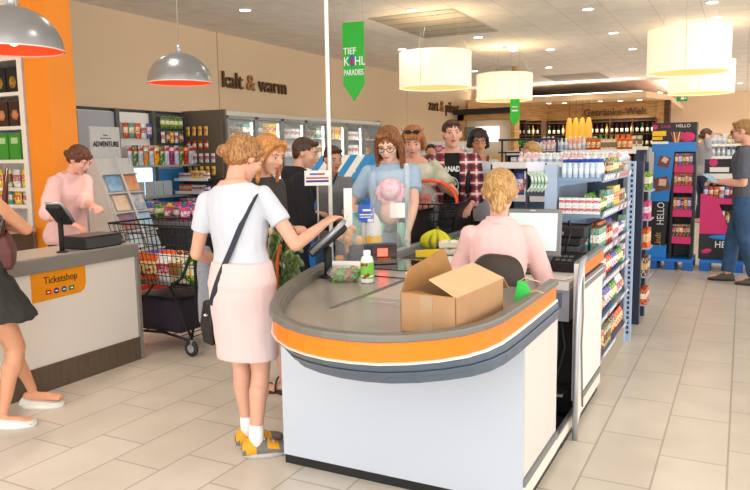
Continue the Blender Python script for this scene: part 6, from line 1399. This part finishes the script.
o = MB().prism([(-.07, -.05), (.09, -.02), (.08, .05)], 0, .045).build('cheese_wedge', mat('cheese_yellow', 'F2CF1C', .4), loc=(-1.76, 4.14, .850), rz=R(10)); T(o, 'yellow wedge of packed cheese before the bananas', 'cheese')
for k in range(2):
    o = empty('egg_carton', (-1.66 + .0, 4.34 + k * .0, .850 + k * .045), R(25)); MB().b2(-.10, .10, -.06, .06, 0, .03).build('tray', mat('carton_pulp', 'EAE4D0', .8), o); m = MB()
    for i in range(3): m.ell((-.06 + i * .06, 0, .03), (.03, .05, .014))
    m.build('lid', mat('carton_lid', 'F2EEDC', .7), o); T(o, 'cream carton at the %s of a pair on the belt beside the cheese' % ('bottom', 'top')[k], 'carton')
for k in range(5): put(boxmesh(('green', 'teal', 'green', 'blue', 'green')[k], .07, .05, .05), 'small_carton', (-1.82 + (k % 3) * .085, 4.78 + (k // 3) * .07, .850), .2 * k, ('green carton at the near end of the small row on the belt', 'turquoise carton in the middle of the small row on the belt', 'green carton next to the turquoise one on the belt', 'blue carton in the second small row on the belt', 'green carton beside the blue one on the belt')[k], 'box', None)
g = empty('aubergines', (-1.76, 4.48, .875)); MB().caps((-.05, 0, 0), (.05, .03, .0), .024, .03, 12).build('fruit', mat('aubergine', '2A1630', .2), g); MB().cyl((.06, .035, 0), (.095, .045, .01), .016, .006).build('stalk', mat('stalk_green', '5A6A2A', .7), g); T(g, 'dark purple aubergine lying behind the cheese wedge', 'aubergine')
g = empty('white_wrapped_pack', (-1.60, 4.80, .850)); MB().ell((0, 0, .035), (.10, .07, .035)).build('wrap', M_paper, g); T(g, 'crumpled white wrapped pack on the belt close to the cashier', 'packet')

# ================================================================= CHOCOLATE DISPLAY
M_dk2 = mat('display_black', '15131A', .45); M_dblue = mat('display_blue', '1B86DE', .4)
g = empty('chocolate_display', (-.76, 9.85, 0))
for x0, x1 in ((-.32, .26),): pass
MB().b2(-.27, .24, .18, .20, .14, 1.66).build('back_panel', M_dk2, g); MB().b2(-.03, .0, -.18, .18, .14, 1.55).b2(.21, .24, -.18, .18, .14, 1.55).build('side_panel', M_dk2, g)
o = MB().b2(-.27, .24, -.20, .16, 1.54, 1.84).build('header', M_dk2, g)
MB().b2(-.27, .24, -.204, -.20, 1.48, 1.60).build('blue_strip', M_dblue, g)
text('Lindt', .055, M_pink, 'lettering', o, frame((-.17, -.202, 1.78), (1, 0, 0), (0, 0, 1)), .003); text('HELLO', .055, M_paper, 'lettering', o, frame((.0, -.202, 1.78), (1, 0, 0), (0, 0, 1)), .003)
MB().cyl((-.24, -.206, 1.79), (-.24, -.20, 1.79), .03, n=18).build('badge', M_pink, o); MB().b2(-.27, -.11, -.205, -.20, 1.68, 1.74).b2(-.27, -.15, -.205, -.20, 1.63, 1.67).build('yellow_patch', M_yellow, o)
MB().b2(-.27, -.08, -.205, -.20, 1.58, 1.61).build('white_patch', M_paper, o); MB().ell((.14, -.202, 1.66), (.085, .006, .06)).build('pink_patch', M_pink, o); m = MB()
for k in range(5): m.box((-.03 + k * .022, -.204, 1.66), (.014, .006, .13), k % 2, rot=(0, R(-20 + k * 10), 0))
m.build('bar_picture', [mat('bar_red', 'D84A2A', .5), mat('bar_cream', 'EAD7A0', .5)], o)
for i, z in enumerate((.42, .76, 1.06, 1.31)):
    s_ = MB().b2(0, .21, -.19, .18, z - .012, z).build('shelf', M_dk2, g); MB().b2(.0, .22, -.205, -.19, z - .09, z + .0).build('pink_lip', M_pink, s_)
# leaning blue column with pictures and vertical writing
cb = MB().loft([[(-.30, -.21, .22), (-.08, -.21, .22), (-.08, -.17, .22), (-.30, -.17, .22)], [(-.27, -.21, .86), (-.05, -.21, .86), (-.05, -.17, .86), (-.27, -.17, .86)]], sm=False).build('black_column', M_dk2, g)
MB().loft([[(-.27, -.21, .86), (-.05, -.21, .86), (-.05, -.17, .86), (-.27, -.17, .86)], [(-.22, -.21, 1.56), (-.0, -.21, 1.56), (-.0, -.17, 1.56), (-.22, -.17, 1.56)]], sm=False).build('blue_column', M_dblue, g)
MB().b2(-.30, -.06, -.23, -.1, .14, .30).build('blue_base', M_dblue, g)
for x, z, a, s_ in ((-.12, 1.36, .25, 1.3), (-.14, 1.08, -.2, 1.7)):
    m = MB(); m.box((x, -.216, z), (.10 * s_, .012, .10 * s_), rot=(0, a, 0)); m.box((x + .01, -.224, z + .02), (.05 * s_, .012, .05 * s_), 1, rot=(0, a + .3, 0)); m.build('chocolate_picture', [mat('choc_piece', '7A3E26', .4), mat('choc_cream', 'EAC0B0', .4)], g)
MBt = Matrix.Rotation(R(-2), 4, 'Y')
text('HELLO', .12, M_paper, 'lettering', cb, frame((-.10, -.214, .56), (0, 0, 1), (-1, 0, 0)), .003, squeeze=.8); text('Lindt', .10, mat('gold_letters', 'D2A24A', .4), 'lettering', cb, frame((-.13, -.214, .28), (0, 0, 1), (-1, 0, 0)), .003, squeeze=.9)
T(g, 'tall black and blue chocolate display with pink shelf lips', 'display')
for i, (z, kk) in enumerate(((1.311, ['red', 'blue', 'brown']), (1.061, ['orange', 'red', 'brown']), (.761, ['orange', 'blue', 'black']), (.421, ['black', 'brown', 'red']))):
    for k in range(5):
        for r_ in range(2):
            c = kk[(k + r_) % 3]; lb = '%s chocolate bar on the %s shelf of the tall chocolate display' % (NM[c], ('top', 'second', 'third', 'lowest')[i]); put(boxmesh(c, .036, .015, .15), 'chocolate_bar', (-.74 + k * .042, 9.70 + r_ * .06, z), .0, lb, 'chocolate bar', lb, ry=0)
g = empty('chocolate_display', (-.05, 9.95, 0)); MB().b2(-.38, .42, .14, .16, .14, 1.16).build('back_panel', M_dk2, g); f_ = MB().b2(-.40, .42, -.22, .14, .14, .46).build('front_panel', M_dk2, g)
text('HELLO', .12, M_paper, 'lettering', f_, frame((-.22, -.223, .29), (1, 0, 0), (0, 0, 1)), .003, squeeze=.85); MB().ell((-.31, -.222, .24), (.06, .006, .03), rot=(0, R(-15), 0)).build('lips_emblem', M_pink, f_); MB().b2(.14, .28, -.226, -.22, .21, .28).build('label', M_paper, f_); MB().ell((0, -.221, .42), (.3, .004, .035)).build('blue_print', M_dblue, f_)
MB().loft([[(-.40, -.22, .46), (-.05, -.22, .46), (-.05, -.20, .46), (-.40, -.20, .46)], [(-.40, -.22, .96), (-.22, -.22, .92), (-.22, -.20, .92), (-.40, -.20, .96)]], sm=False).build('pink_wing', M_pink, g)
for i, z in enumerate((.56, .90)):
    s_ = MB().b2(-.38, .42, -.20, .14, z - .012, z).build('shelf', M_dk2, g); MB().b2(-.2 if i == 0 else -.38, .42, -.215, -.20, z - .07, z).build('pink_lip', M_pink, s_)
h_ = MB().b2(-.38, .20, .0, .03, 1.06, 1.38).build('header', M_dk2, g); MB().cyl((-.28, -.006, 1.34), (-.28, 0, 1.34), .05, n=18).build('badge', M_pink, h_); MB().b2(-.32, -.1, -.005, 0, 1.22, 1.28).b2(-.32, -.02, -.005, 0, 1.13, 1.2).build('white_patch', M_paper, h_); MB().ell((.12, -.004, 1.3), (.12, .006, .04)).build('yellow_patch', M_yellow, h_)
T(g, 'lower black chocolate display with pink wing and HELLO on its front', 'display')
for i, (z, kk, h0) in enumerate(((.561, ['white', 'brown', 'black', 'red'], .18), (.901, ['blue', 'red', 'orange', 'white'], .14))):
    for k in range(11):
        c = kk[k % 4]; x = -.20 + k * .055 if i == 0 else -.40 + .06 * k; lb = '%s chocolate pack on the %s shelf of the lower chocolate display' % (NM[c], ('low', 'upper')[i]); put(pouchmesh(c, .06, .03, h0), 'chocolate_pack', (x + .0, 9.84, z), 0, lb, 'chocolate pack', lb)
for x, y, w_ in ((-.77, 9.9, .54), (.0, 9.95, .86)):
    g = empty('pallet', (x, y, 0)); MB().b2(-w_ / 2, w_ / 2, -.32, .28, .105, .138).build('deck', M_blue, g)
    for sx in (-1, 0, 1):
        for sy in (-.28, .24): MB().b2(sx * (w_ / 2 - .06) - .06, sx * (w_ / 2 - .06) + .06, sy - .04, sy + .04, 0, .105).build('foot', mat('pallet_blue', '1560B4', .5), g)
    T(g, 'blue plastic pallet under the %s chocolate display' % ('tall' if x < -.5 else 'lower'), 'pallet')
